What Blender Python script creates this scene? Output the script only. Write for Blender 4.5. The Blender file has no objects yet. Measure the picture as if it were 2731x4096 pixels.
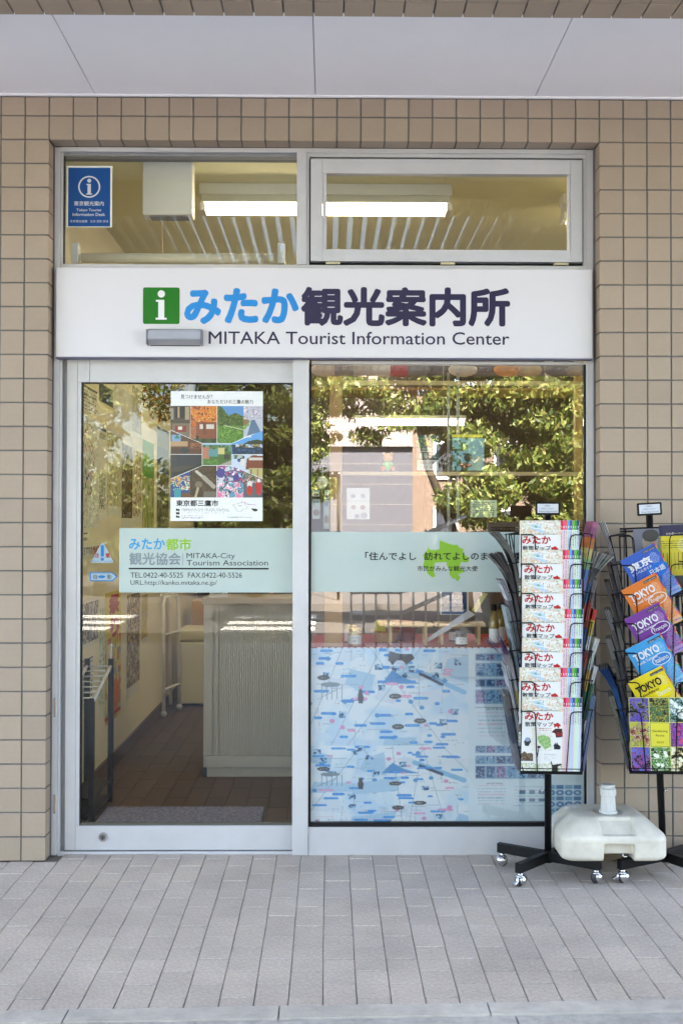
import bpy, bmesh, math, random
import numpy as np
from mathutils import Vector, Matrix
R = math.radians
rnd = random.Random(7)
S = bpy.context.scene
COL = S.collection

# ---------------------------------------------------------------- camera, sky, sun, exposure
cam_d = bpy.data.cameras.new('camera')
cam = bpy.data.objects.new('camera', cam_d); COL.objects.link(cam); S.camera = cam
CX, CY, CZ = 1.171, -4.701, 1.373
YAW, PIT, ROL, FPX = .01076, .01564, .0015, 4514.
cF = Vector((math.sin(YAW)*math.cos(PIT), math.cos(YAW)*math.cos(PIT), math.sin(PIT)))
cR = Vector((math.cos(YAW), -math.sin(YAW), 0)); cU = cR.cross(cF)
cR, cU = cR*math.cos(ROL)+cU*math.sin(ROL), cU*math.cos(ROL)-cR*math.sin(ROL)
m = Matrix((cR, cU, -cF)).transposed().to_4x4(); m.translation = (CX, CY, CZ)
cam.matrix_world = m
cam_d.sensor_fit = 'VERTICAL'; cam_d.sensor_height = 36.0; cam_d.lens = 36*FPX/4096
cam_d.clip_start = .05; cam_d.clip_end = 500
world = bpy.data.worlds.new('World'); S.world = world; world.use_nodes = True
wn = world.node_tree; wn.nodes.clear()
sky = wn.nodes.new('ShaderNodeTexSky'); sky.sky_type = 'NISHITA'; sky.sun_disc = False
SUN_EL, SUN_AZ = 50, 14          # azimuth from +Y (behind the shop) towards +X
sky.sun_elevation = R(SUN_EL); sky.sun_rotation = R(SUN_AZ)
sky.air_density = 1.0; sky.dust_density = 1.4; sky.ozone_density = 1.0
bg = wn.nodes.new('ShaderNodeBackground'); bg.inputs['Strength'].default_value = .07
wo = wn.nodes.new('ShaderNodeOutputWorld')
wn.links.new(sky.outputs[0], bg.inputs['Color']); wn.links.new(bg.outputs[0], wo.inputs[0])
sl = bpy.data.lights.new('sun', 'SUN'); sl.energy = 5.0; sl.angle = R(.5); sl.color = (1, .95, .87)
sun = bpy.data.objects.new('sun', sl); COL.objects.link(sun)
sd = Vector((math.sin(R(SUN_AZ))*math.cos(R(SUN_EL)), math.cos(R(SUN_AZ))*math.cos(R(SUN_EL)), math.sin(R(SUN_EL))))
sun.rotation_euler = sd.to_track_quat('Z', 'Y').to_euler()
S.view_settings.view_transform = 'Standard'; S.view_settings.look = 'None'
S.view_settings.exposure = 4.62; S.view_settings.gamma = 1; S.view_settings.use_curve_mapping = False
try:
    S.view_settings.use_white_balance = True; S.view_settings.white_balance_temperature = 7300; S.view_settings.white_balance_tint = 13
except Exception as e: print(e)
S.render.engine = 'CYCLES'
cy = S.cycles
cy.use_denoising = True; cy.max_bounces = 8; cy.diffuse_bounces = 4; cy.glossy_bounces = 4
cy.transmission_bounces = 6; cy.transparent_max_bounces = 16; cy.caustics_reflective = False; cy.caustics_refractive = False
cy.sample_clamp_indirect = 6; cy.blur_glossy = .3

# ---------------------------------------------------------------- measuring helpers (photo pixel -> metres on a plane at its real depth)
def ray(px, py): return cF + cR*((px-1365.5)/FPX) - cU*((py-2048)/FPX)
def W(px, py, Y):
    d = ray(px, py); t = (Y-CY)/d.y
    return CX+t*d.x, CZ+t*d.z
def LW(px, py, X=-.08):
    d = ray(px, py); t = (X-CX)/d.x
    return CY+t*d.y, CZ+t*d.z

# ---------------------------------------------------------------- materials
def lin(c):
    return tuple((v/255/12.92 if v/255 <= .04045 else ((v/255+.055)/1.055)**2.4) for v in c)
MATS = {}
def mat(name, col, rough=.6, metal=0, var=.06, scale=20, bump=0, bscale=120, spec=.5, per_obj=0, emit=None, trans=0, alpha=1, coat=0, stain=0):
    if name in MATS: return MATS[name]
    m = bpy.data.materials.new(name); m.use_nodes = True; MATS[name] = m
    nt = m.node_tree; N = nt.nodes; L = nt.links; b = N['Principled BSDF']
    b.inputs['Roughness'].default_value = rough; b.inputs['Metallic'].default_value = metal
    b.inputs['Specular IOR Level'].default_value = spec; b.inputs['Alpha'].default_value = alpha
    b.inputs['Coat Weight'].default_value = coat; b.inputs['Transmission Weight'].default_value = trans
    b.inputs['Base Color'].default_value = (*col, 1)
    tc = N.new('ShaderNodeTexCoord')
    src = None
    if var:
        n = N.new('ShaderNodeTexNoise'); n.inputs['Scale'].default_value = scale; n.inputs['Detail'].default_value = 6; n.inputs['Roughness'].default_value = .7
        L.new(tc.outputs['Object'], n.inputs['Vector'])
        hs = N.new('ShaderNodeHueSaturation'); hs.inputs['Color'].default_value = (*col, 1)
        mr = N.new('ShaderNodeMapRange'); mr.inputs[1].default_value = .25; mr.inputs[2].default_value = .75
        mr.inputs[3].default_value = 1-var; mr.inputs[4].default_value = 1+var
        L.new(n.outputs['Fac'], mr.inputs[0]); last = mr.outputs[0]
        if per_obj:
            oi = N.new('ShaderNodeObjectInfo'); m2 = N.new('ShaderNodeMapRange')
            m2.inputs[3].default_value = 1-per_obj; m2.inputs[4].default_value = 1+per_obj
            L.new(oi.outputs['Random'], m2.inputs[0]); mu = N.new('ShaderNodeMath'); mu.operation = 'MULTIPLY'
            L.new(last, mu.inputs[0]); L.new(m2.outputs[0], mu.inputs[1]); last = mu.outputs[0]
            m3 = N.new('ShaderNodeMapRange'); m3.inputs[3].default_value = .5-per_obj*.06; m3.inputs[4].default_value = .5+per_obj*.06
            mo = N.new('ShaderNodeMath'); mo.operation = 'MULTIPLY'; mo.inputs[1].default_value = 7.31; fr = N.new('ShaderNodeMath'); fr.operation = 'FRACT'
            L.new(oi.outputs['Random'], mo.inputs[0]); L.new(mo.outputs[0], fr.inputs[0]); L.new(fr.outputs[0], m3.inputs[0]); L.new(m3.outputs[0], hs.inputs['Hue'])
        if stain:
            geo = N.new('ShaderNodeNewGeometry')
            n3 = N.new('ShaderNodeTexNoise'); n3.inputs['Scale'].default_value = 2.3; n3.inputs['Detail'].default_value = 8; n3.inputs['Roughness'].default_value = .65
            L.new(geo.outputs['Position'], n3.inputs['Vector']); m4 = N.new('ShaderNodeMapRange')
            m4.inputs[1].default_value = .35; m4.inputs[2].default_value = .62; m4.inputs[3].default_value = 1-stain; m4.inputs[4].default_value = 1
            L.new(n3.outputs['Fac'], m4.inputs[0]); mu = N.new('ShaderNodeMath'); mu.operation = 'MULTIPLY'
            L.new(last, mu.inputs[0]); L.new(m4.outputs[0], mu.inputs[1]); last = mu.outputs[0]
        L.new(last, hs.inputs['Value']); L.new(hs.outputs[0], b.inputs['Base Color'])
    if bump:
        n = N.new('ShaderNodeTexNoise'); n.inputs['Scale'].default_value = bscale; n.inputs['Detail'].default_value = 5
        L.new(tc.outputs['Object'], n.inputs['Vector']); bp = N.new('ShaderNodeBump'); bp.inputs['Strength'].default_value = bump
        bp.inputs['Distance'].default_value = .002; L.new(n.outputs['Fac'], bp.inputs['Height']); L.new(bp.outputs[0], b.inputs['Normal'])
    if emit:
        b.inputs['Emission Color'].default_value = (*emit[0], 1); b.inputs['Emission Strength'].default_value = emit[1]
    return m

def print_mat(name, rough, coat=0, spec=.5):
    m = bpy.data.materials.new(name); m.use_nodes = True; nt = m.node_tree; b = nt.nodes['Principled BSDF']
    a = nt.nodes.new('ShaderNodeAttribute'); a.attribute_name = 'ink'
    nt.links.new(a.outputs['Color'], b.inputs['Base Color']); b.inputs['Roughness'].default_value = rough
    b.inputs['Coat Weight'].default_value = coat; b.inputs['Coat Roughness'].default_value = .12; b.inputs['Specular IOR Level'].default_value = spec
    MATS[name] = m; return m
P_GLOSS = print_mat('printed_gloss', .35, .25); P_MATT = print_mat('printed_matt', .75, 0, .3); P_VINYL = print_mat('printed_vinyl', .28, .2)

def glass_mat(name, f0, tint):
    m = bpy.data.materials.new(name); m.use_nodes = True; nt = m.node_tree; N = nt.nodes; L = nt.links; N.clear()
    out = N.new('ShaderNodeOutputMaterial'); mix = N.new('ShaderNodeMixShader'); t = N.new('ShaderNodeBsdfTransparent'); g = N.new('ShaderNodeBsdfGlossy')
    t.inputs[0].default_value = (*tint, 1); g.inputs['Roughness'].default_value = 0; g.inputs['Color'].default_value = (1, 1, 1, 1)
    geo = N.new('ShaderNodeNewGeometry'); dt = N.new('ShaderNodeVectorMath'); dt.operation = 'DOT_PRODUCT'
    L.new(geo.outputs['Incoming'], dt.inputs[0]); L.new(geo.outputs['Normal'], dt.inputs[1])
    ab = N.new('ShaderNodeMath'); ab.operation = 'ABSOLUTE'; L.new(dt.outputs['Value'], ab.inputs[0])
    om = N.new('ShaderNodeMath'); om.operation = 'SUBTRACT'; om.inputs[0].default_value = 1; L.new(ab.outputs[0], om.inputs[1])
    pw = N.new('ShaderNodeMath'); pw.operation = 'POWER'; pw.inputs[1].default_value = 5; L.new(om.outputs[0], pw.inputs[0])
    ma = N.new('ShaderNodeMath'); ma.operation = 'MULTIPLY_ADD'; ma.inputs[1].default_value = 1-f0; ma.inputs[2].default_value = f0
    L.new(pw.outputs[0], ma.inputs[0]); L.new(ma.outputs[0], mix.inputs[0]); L.new(t.outputs[0], mix.inputs[1]); L.new(g.outputs[0], mix.inputs[2])
    L.new(mix.outputs[0], out.inputs[0]); MATS[name] = m; return m
GLASS = glass_mat('window_glass', .021, (.985, .995, .99))
DISPLAY_GLASS = glass_mat('coated_window_glass', .085, (.98, .99, .985))

M_TILE = mat('tile_beige', (.36, .275, .203), .55, var=.05, scale=90, bump=.3, bscale=500, per_obj=.05, stain=.07)
M_GROUT = mat('grout_grey', (.15, .145, .145), .9, var=.1)
M_ALU = mat('aluminium_frame', (.57, .56, .575), .42, metal=.2, var=.04, scale=9, stain=.09)
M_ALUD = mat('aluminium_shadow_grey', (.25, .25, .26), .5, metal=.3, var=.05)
M_GASKET = mat('gasket_black', (.008, .008, .009), .6, var=0, spec=.25)
M_SEAL = mat('sealant_grey', (.13, .12, .13), .8, var=.06)
M_SIGNW = mat('sign_white', (.68, .655, .675), .3, var=.015, scale=4, coat=.15, spec=.4)
M_SOFFIT = mat('soffit_board', (.88, .855, .87), .8, var=.02, scale=3, bump=.15, bscale=300, per_obj=.01)
M_PAVER = mat('paver_concrete', (.55, .46, .395), .85, var=.28, scale=90, bump=1.0, bscale=420, per_obj=.055, stain=.2)
M_KERB = mat('kerb_concrete', (.56, .50, .44), .85, var=.2, scale=14, bump=.8, bscale=200, stain=.25)
M_BLACK = mat('black_steel', (.005, .005, .006), .42, var=0, spec=.22)
M_CHROME = mat('chrome', (.7, .7, .72), .12, metal=1, var=.05)
M_RUBBER = mat('rubber_black', (.02, .02, .025), .45, var=0)
M_PLASTICW = mat('weathered_white_plastic', (.76, .70, .59), .5, var=.09, scale=14, bump=.15, bscale=90, stain=.32)
M_PLASTICG = mat('pale_grey_plastic', (.55, .55, .55), .45, var=.04)
M_PAPER = mat('white_paper', (.78, .78, .78), .7, var=0)
M_WOOD = mat('pine_wood', (.46, .24, .09), .5, var=.2, scale=8)
M_WOODL = mat('pale_wood', (.55, .38, .19), .5, var=.15, scale=9)

# ---------------------------------------------------------------- mesh helpers
def link(name, me, mats, parent=None, loc=None, rot=None):
    o = bpy.data.objects.new(name, me); COL.objects.link(o)
    if mats is not None:
        for mm in (mats if isinstance(mats, (list, tuple)) else [mats]): me.materials.append(mm)
    if parent: o.parent = parent
    if loc: o.location = loc
    if rot: o.rotation_euler = rot
    return o
def tag(o, label=None, cat=None, group=None, kind=None):
    if label: o['label'] = label
    if cat: o['category'] = cat
    if group: o['group'] = group
    if kind: o['kind'] = kind
    return o
def thing(name, label, cat, loc=(0, 0, 0), rz=0, group=None, rot=None):
    o = bpy.data.objects.new(name, None); COL.objects.link(o); o.location = loc
    o.rotation_euler = rot or (0, 0, rz); o.empty_display_size = .1
    return tag(o, label, cat, group)
def root_struct(name):
    o = bpy.data.objects.new(name, None); COL.objects.link(o); o['kind'] = 'structure'; return o

class MB:
    def __init__(s): s.bm = bmesh.new(); s.mi = 0
    def _set(s, fs):
        for f in fs: f.material_index = s.mi
    def box(s, x0, x1, y0, y1, z0, z1, bev=0, M=None, seg=2):
        r = bmesh.ops.create_cube(s.bm, size=1); vs = r['verts']
        for v in vs: v.co = Vector(((x0+x1)/2+v.co.x*(x1-x0), (y0+y1)/2+v.co.y*(y1-y0), (z0+z1)/2+v.co.z*(z1-z0)))
        if bev:
            es = list({e for v in vs for e in v.link_edges})
            r = bmesh.ops.bevel(s.bm, geom=es, offset=bev, segments=seg, affect='EDGES', profile=.5)
            vs = list({v for f in r['faces'] for v in f.verts} | {v for v in vs if v.is_valid})
        if M is not None: bmesh.ops.transform(s.bm, matrix=M, verts=vs)
        s._set({f for v in vs for f in v.link_faces}); return s
    def cyl(s, p0, p1, r0, r1=None, n=14, caps=True):
        p0, p1 = Vector(p0), Vector(p1); r1 = r0 if r1 is None else r1; d = p1-p0
        q = d.to_track_quat('Z', 'Y').to_matrix().to_4x4(); q.translation = (p0+p1)/2
        r = bmesh.ops.create_cone(s.bm, cap_ends=caps, segments=n, radius1=r0, radius2=r1, depth=d.length, matrix=q)
        fs = {f for v in r['verts'] for f in v.link_faces}; s._set(fs)
        for f in fs:
            if len(f.verts) == 4: f.smooth = True
        return s
    def ball(s, c, r, n=14, sx=1, sy=1, sz=1):
        k = bmesh.ops.create_uvsphere(s.bm, u_segments=n, v_segments=max(6, n*2//3), radius=r, matrix=Matrix.Translation(c) @ Matrix.Diagonal((sx, sy, sz, 1)))
        fs = {f for v in k['verts'] for f in v.link_faces}; s._set(fs)
        for f in fs: f.smooth = True
        return s
    def tube(s, pts, r, n=6, closed=False):
        pts = [Vector(p) for p in pts]; rings = []; up = None; N = len(pts)
        for i, p in enumerate(pts):
            if closed: t = (pts[(i+1) % N]-pts[i-1]).normalized()
            else: t = (pts[min(i+1, N-1)]-pts[max(i-1, 0)]).normalized()
            if up is None:
                up = t.orthogonal().normalized()
            up = (up-t*up.dot(t)).normalized(); sd = t.cross(up); rr = r[i] if isinstance(r, (list, tuple)) else r
            rings.append([s.bm.verts.new(p+(up*math.cos(a)+sd*math.sin(a))*rr) for a in [2*math.pi*k/n for k in range(n)]])
        fs = []
        for i in range(N if closed else N-1):
            a, b = rings[i], rings[(i+1) % N]
            for k in range(n): fs.append(s.bm.faces.new((a[k], a[(k+1) % n], b[(k+1) % n], b[k])))
        if not closed: fs.append(s.bm.faces.new(rings[0][::-1])); fs.append(s.bm.faces.new(rings[-1]))
        for f in fs: f.smooth = True
        s._set(fs); return s
    def lathe(s, prof, c=(0, 0, 0), n=24, ribs=0, ribd=0):
        rings = []
        for r, z in prof:
            rings.append([s.bm.verts.new((c[0]+(r+(ribd if ribs and k % 2 else 0))*math.cos(2*math.pi*k/n), c[1]+(r+(ribd if ribs and k % 2 else 0))*math.sin(2*math.pi*k/n), c[2]+z)) for k in range(n)])
        fs = []
        for a, b in zip(rings, rings[1:]):
            for k in range(n): fs.append(s.bm.faces.new((a[k], a[(k+1) % n], b[(k+1) % n], b[k])))
        for f in fs: f.smooth = not ribs
        fs.append(s.bm.faces.new(rings[0][::-1])); fs.append(s.bm.faces.new(rings[-1])); s._set(fs); return s
    def prism(s, poly, y0, y1, M=None):   # polygon in xz, extruded along y
        a = [s.bm.verts.new((x, y0, z)) for x, z in poly]; b = [s.bm.verts.new((x, y1, z)) for x, z in poly]
        fs = [s.bm.faces.new(a), s.bm.faces.new(b[::-1])]
        for i in range(len(poly)): j = (i+1) % len(poly); fs.append(s.bm.faces.new((a[i], b[i], b[j], a[j])))
        if M is not None: bmesh.ops.transform(s.bm, matrix=M, verts=a+b)
        s._set(fs); return s
    def quad(s, *ps): s._set([s.bm.faces.new([s.bm.verts.new(p) for p in ps])]); return s
    def mesh(s, name):
        bmesh.ops.recalc_face_normals(s.bm, faces=s.bm.faces)
        me = bpy.data.meshes.new(name); s.bm.to_mesh(me); s.bm.free(); return me
    def obj(s, name, mats, parent=None, loc=None, rot=None): return link(name, s.mesh(name), mats, parent, loc, rot)
def box(name, mats, parent, x0, x1, y0, y1, z0, z1, bev=0): return MB().box(x0, x1, y0, y1, z0, z1, bev).obj(name, mats, parent)

# ---------------------------------------------------------------- lettering (outline type turned into real flat relief)
def text_bm(bm, s, x0, x1, z0, z1, bold=0, y=0, th=.0002, italic=0, col=0, M=None):
    cu = bpy.data.curves.new('t', 'FONT'); cu.body = s; cu.size = 1; cu.resolution_u = 3; cu.shear = italic; cu.fill_mode = 'FRONT'
    o = bpy.data.objects.new('t', cu); COL.objects.link(o)
    dg = bpy.context.evaluated_depsgraph_get(); me = bpy.data.meshes.new_from_object(o.evaluated_get(dg))
    bpy.data.objects.remove(o); bpy.data.curves.remove(cu)
    n = len(me.vertices)
    if not n: return
    co = np.empty(n*3); me.vertices.foreach_get('co', co); co = co.reshape(-1, 3)
    a, b = co.min(0), co.max(0)
    sx = (x1-x0)/max(b[0]-a[0], 1e-6); sz = (z1-z0)/max(b[1]-a[1], 1e-6)
    # heavier weights: the same outline laid down again, shifted by a hair in eight directions
    if bold > .001:
        bx, bz = bold*sx, bold*sz; x0 += bx; x1 -= bx; z0 += bz; z1 -= bz
        sx = (x1-x0)/max(b[0]-a[0], 1e-6); sz = (z1-z0)/max(b[1]-a[1], 1e-6)
        sh = [(0, 0)]+[(bx*math.cos(R(an)), bz*math.sin(R(an))) for an in (range(0, 360, 45) if bold > .012 else range(0, 360, 90))]
    else: sh = [(0, 0)]
    polys = [tuple(p.vertices) for p in me.polygons]
    for q, (dx, dz) in enumerate(sh):
        vs = []
        for p in co:
            v_ = (x0+dx+(p[0]-a[0])*sx, y-th-.00003*q, z0+dz+(p[1]-a[1])*sz); vs.append(bm.verts.new(M @ Vector(v_) if M is not None else v_))
        for p in polys:
            try: f = bm.faces.new([vs[i] for i in p]); f.material_index = col
            except ValueError: pass
    bpy.data.meshes.remove(me)
def lettering(parent, items, mats, name='lettering', y=0, M=None):
    # items: (string, x0, x1, z0, z1, bold, material index); every line of type is an object of its own
    out = []
    for it in items:
        bm = bmesh.new(); text_bm(bm, *it[:5], bold=it[5], y=y, M=M)
        me = bpy.data.meshes.new(name); bm.to_mesh(me); bm.free()
        out.append(link(name, me, mats[it[6] if len(it) > 6 else 0], parent))
    return out
def ink(name, c, rough=.45):
    return mat('ink_'+name, tuple(v*.78 for v in lin(c)), rough, var=0, spec=.3)

# ---------------------------------------------------------------- printed sheets: a raster of coloured cells as real faces
class Print:
    def __init__(s, w, h, nx, nz, base):       # size in metres, cells; origin bottom left, rows from top
        s.w, s.h, s.nx, s.nz = w, h, nx, nz; s.a = np.zeros((nz, nx, 3)); s.a[:] = base
        s.yy, s.xx = np.mgrid[0:nz, 0:nx]; s.u = (s.xx+.5)/nx; s.v = (s.yy+.5)/nz
    def rect(s, u0, v0, u1, v1, c): s.a[(s.u >= u0) & (s.u < u1) & (s.v >= v0) & (s.v < v1)] = c; return s
    def poly(s, pts, c, jit=0):
        k = s.inside(pts); s.a[k] = c; return s
    def inside(s, pts):
        k = np.zeros(s.u.shape, bool); n = len(pts)
        for i in range(n):
            (x0, y0), (x1, y1) = pts[i], pts[(i+1) % n]
            if y0 == y1: continue
            c = ((s.v < y0) != (s.v < y1)) & (s.u < (x1-x0)*(s.v-y0)/(y1-y0)+x0); k ^= c
        return k
    def ell(s, cx, cy, rx, ry, c, jit=0): s.a[((s.u-cx)/rx)**2+((s.v-cy)/ry)**2 < 1] = c; return s
    def speck(s, k, cols, p, seed=1, big=1):
        r = np.random.RandomState(seed); sh = (s.nz//big+1, s.nx//big+1)
        q = np.kron(r.rand(*sh), np.ones((big, big)))[:s.nz, :s.nx]; idx = np.kron(r.randint(0, len(cols), sh), np.ones((big, big), int))[:s.nz, :s.nx]
        mk = k & (q < p); s.a[mk] = np.array(cols, float)[idx[mk]]; return s
    def soft(s, k, cols, cell=8, seed=0):      # organic blotches: smooth noise cut into the given colours
        r = np.random.RandomState(seed); f = np.zeros((s.nz, s.nx))
        for o_, (c_, a_) in enumerate(((cell, 1), (cell/2, .6), (max(1.2, cell/4), .4))):
            gz, gx = int(s.nz/c_)+3, int(s.nx/c_)+3; g = r.rand(gz, gx); y, x = s.yy/c_, s.xx/c_; y0, x0 = y.astype(int), x.astype(int); fy, fx = y-y0, x-x0
            fy, fx = fy*fy*(3-2*fy), fx*fx*(3-2*fx); f += a_*(g[y0, x0]*(1-fy)*(1-fx)+g[y0+1, x0]*fy*(1-fx)+g[y0, x0+1]*(1-fy)*fx+g[y0+1, x0+1]*fy*fx)
        v = f[k]
        if v.size == 0: return s
        q = np.argsort(np.argsort(v))/v.size*len(cols); i = np.minimum(q.astype(int), len(cols)-1); C = np.array(cols, float); j = np.minimum(i+1, len(cols)-1); w = np.clip((q-i-.6)/.4, 0, 1)[:, None]
        s.a[k] = C[i]*(1-w)+C[j]*w; return s
    def line(s, x0, y0, x1, y1, wd, c):
        dx, dy = (x1-x0)*s.w, (y1-y0)*s.h; px, py = (s.u-x0)*s.w, (s.v-y0)*s.h; L2 = dx*dx+dy*dy or 1
        t = np.clip((px*dx+py*dy)/L2, 0, 1); s.a[(px-t*dx)**2+(py-t*dy)**2 < (wd/2)**2] = c; return s
    def tline(s, u0, v, u1, h, c, seed=0, dens=.7):     # a line of unreadably small type
        r = np.random.RandomState(seed); k = (s.v >= v) & (s.v < v+h) & (s.u >= u0) & (s.u < u1)
        m_ = r.rand(s.nz, s.nx) < dens; s.a[k & m_] = c; return s
    def noise(s, amt, seed=3): s.a = np.clip(s.a+np.random.RandomState(seed).randn(s.nz, s.nx, 1)*amt, 0, 255); return s
    def obj(s, name, parent=None, material=None, thick=.0008, loc=None, rot=None, bend=None):
        nx, nz = s.nx, s.nz; X, Z = np.meshgrid(np.linspace(0, s.w, nx+1), np.linspace(s.h, 0, nz+1))
        V = np.stack([X.ravel(), np.full(X.size, -thick/2), Z.ravel()], 1)
        if bend is not None: V[:, 1] += bend(V[:, 0], V[:, 2])
        B = V.copy(); B[:, 1] += thick; nv = len(V)
        i = np.arange(nz)[:, None]*(nx+1)+np.arange(nx)[None, :]
        q = np.stack([i, i+nx+1, i+nx+2, i+1], -1).reshape(-1, 4)
        c = [i[0, 0], i[0, -1]+1, (nz)*(nx+1)+nx, nz*(nx+1)]
        back = np.array([[nv+c[0], nv+c[1], nv+c[2], nv+c[3]]])
        side = []
        for a_, b_ in ((c[0], c[1]), (c[1], c[2]), (c[2], c[3]), (c[3], c[0])): side.append([a_, b_, nv+b_, nv+a_])
        F_ = np.concatenate([q, back, np.array(side)])
        cc = s.a.reshape(-1, 3)/255; cc = np.where(cc <= .04045, cc/12.92, ((cc+.055)/1.055)**2.4)*.80
        cc = np.concatenate([cc, np.tile([[.7, .7, .7]], (5, 1))]); cc = np.hstack([cc, np.ones((len(cc), 1))])
        me = bpy.data.meshes.new(name); VV = np.concatenate([V, B])
        me.vertices.add(len(VV)); me.vertices.foreach_set('co', VV.ravel()); me.loops.add(F_.size); me.loops.foreach_set('vertex_index', F_.ravel().astype(np.int32))
        me.polygons.add(len(F_)); me.polygons.foreach_set('loop_start', np.arange(0, F_.size, 4, dtype=np.int32))
        me.update(calc_edges=True); at = me.attributes.new('ink', 'FLOAT_COLOR', 'FACE'); at.data.foreach_set('color', cc.ravel())
        me.validate(); me.update()
        return link(name, me, material or P_GLOSS, parent, loc, rot)
# ================================================================ SETTING: tiled wall
YZ = Matrix(((1, 0, 0, 0), (0, 0, 1, 0), (0, 1, 0, 0), (0, 0, 0, 1)))   # swaps y and z: a prism drawn in plan
wall = root_struct('tiled_wall')
g = MB()
g.box(-1.6, -.006, .005, .30, 0, 3.6); g.box(2.306, 4.1, .005, .30, 0, 3.6); g.box(-.006, 2.306, .005, .30, 3.006, 3.6)
g.obj('grout_bed', M_GROUT, wall)
REV = .084
def flat_tile(h=.0945): return MB().box(.0028, .0972, 0, .010, .0028, .0028+h, bev=.0014, seg=1).mesh('tile')
t_flat = flat_tile(); t_top = flat_tile(.0755)
def beveled_prism(poly, y0, y1, M=None):
    b = MB(); b.prism(poly, y0, y1, M)
    es = [e for e in b.bm.edges]; bmesh.ops.bevel(b.bm, geom=es, offset=.0013, segments=1, affect='EDGES'); return b
t_left = beveled_prism([(.0028, 0), (.1, 0), (.1, REV), (.091, REV), (.091, .010), (.0028, .010)], .0028, .0972, YZ).mesh('tile')
t_right = beveled_prism([(.0, 0), (.0972, 0), (.0972, .010), (.009, .010), (.009, REV), (0, REV)], .0028, .0972, YZ).mesh('tile')
b_ = MB()
b_.prism([(0, 0), (0, .0972), (.010, .0972), (.010, .009), (REV, .009), (REV, 0)], .0028, .0972, Matrix(((0, 1, 0, 0), (1, 0, 0, 0), (0, 0, 1, 0), (0, 0, 0, 1))))
bmesh.ops.bevel(b_.bm, geom=list(b_.bm.edges), offset=.0013, segments=1, affect='EDGES'); t_lint = b_.mesh('tile')
for me in (t_flat, t_top, t_left, t_right, t_lint): me.materials.append(M_TILE)
rest = []
def put_tile(me, x, z):
    o = bpy.data.objects.new('tile', me); COL.objects.link(o); o.parent = wall
    o.location = (x, rnd.uniform(-.0007, .0007), z+rnd.uniform(-.0005, .0005)); return o
for k in range(32):
    for c in (-3, -2): put_tile(t_flat if k else t_top, c*.1, 3.1-.1*k)
for k in range(32):               # k = 0 is the cut course under the soffit
    z = 3.1-.1*k
    if z < -.01: break
    me_col = t_top if k == 0 else t_flat
    put_tile(me_col if k <= 1 else t_left, -.1, z)
    put_tile(me_col if k <= 1 else t_right, 2.3, z)
    for c in (24, 25, 26): put_tile(me_col, c*.1, z)
    if k == 0:
        for c in range(23): put_tile(t_top, c*.1, z)
    if k == 1:
        for c in range(23): put_tile(t_lint, c*.1, z)
far = MB()
for k in range(32):
    for c in [*range(-14, -3), *range(27, 40)]: far.box(c*.1+.0028, c*.1+.0972, 0, .01, 3.1-.1*k+.0028, 3.1-.1*k+(.0783 if k == 0 else .0972))
tag(far.obj('tile', M_TILE, wall), kind='stuff')

# upper storeys of the same building, outside the frame: unseen, their height set to keep the sun off the shop front
bld = thing('upper_storeys', 'unseen plain tiled upper floors above the shop, sized to shade its front', 'building', (0, 0, 3.6)); bld['kind'] = 'structure'
box('wall', M_TILE, bld, -14, 17, .0, 9, 0, 10.3)

# ================================================================ soffit and tiled beam
sof = root_struct('soffit')
box('backing', M_GROUT, sof, -1.6, 4.1, -.935, .0, 3.205, 3.25)
for i in range(-2, 4):
    x = .191+.919*i
    MB().box(x+.0016, x+.919-.0016, -.936, -.010, 3.189, 3.203, bev=.0008, seg=1).obj('panel', M_SOFFIT, sof)
box('edge_trim', mat('trim_white', (.82, .80, .80), .5, var=0), sof, -1.6, 4.1, -.0125, -.0015, 3.181, 3.190)
beam = root_struct('beam')
box('grout_bed', M_GROUT, beam, -1.6, 4.1, -1.29, -.945, 3.105, 3.60)
t_under = MB().box(.0028, .0972, .0028, .0972, 0, .009, bev=.0014, seg=1).mesh('tile'); t_under.materials.append(M_TILE)
for c in range(-5, 30):
    o = bpy.data.objects.new('tile', t_under); COL.objects.link(o); o.parent = beam; o.location = (c*.1+.016, -1.04, 3.097)
bb = MB()
for c in range(-15, 40):
    for r_ in range(1, 3): bb.box(c*.1+.0188, c*.1+.1132, -1.0372-.1*r_, -.9428-.1*r_, 3.097, 3.105)
    for r_ in range(4): bb.box(c*.1+.0188, c*.1+.1132, -1.30, -1.29, 3.11+.1*r_, 3.204+.1*r_)
    bb.box(c*.1+.0188, c*.1+.1132, -.945, -.9365, 3.097, 3.186)
tag(bb.obj('tile', M_TILE, beam), kind='stuff')

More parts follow.
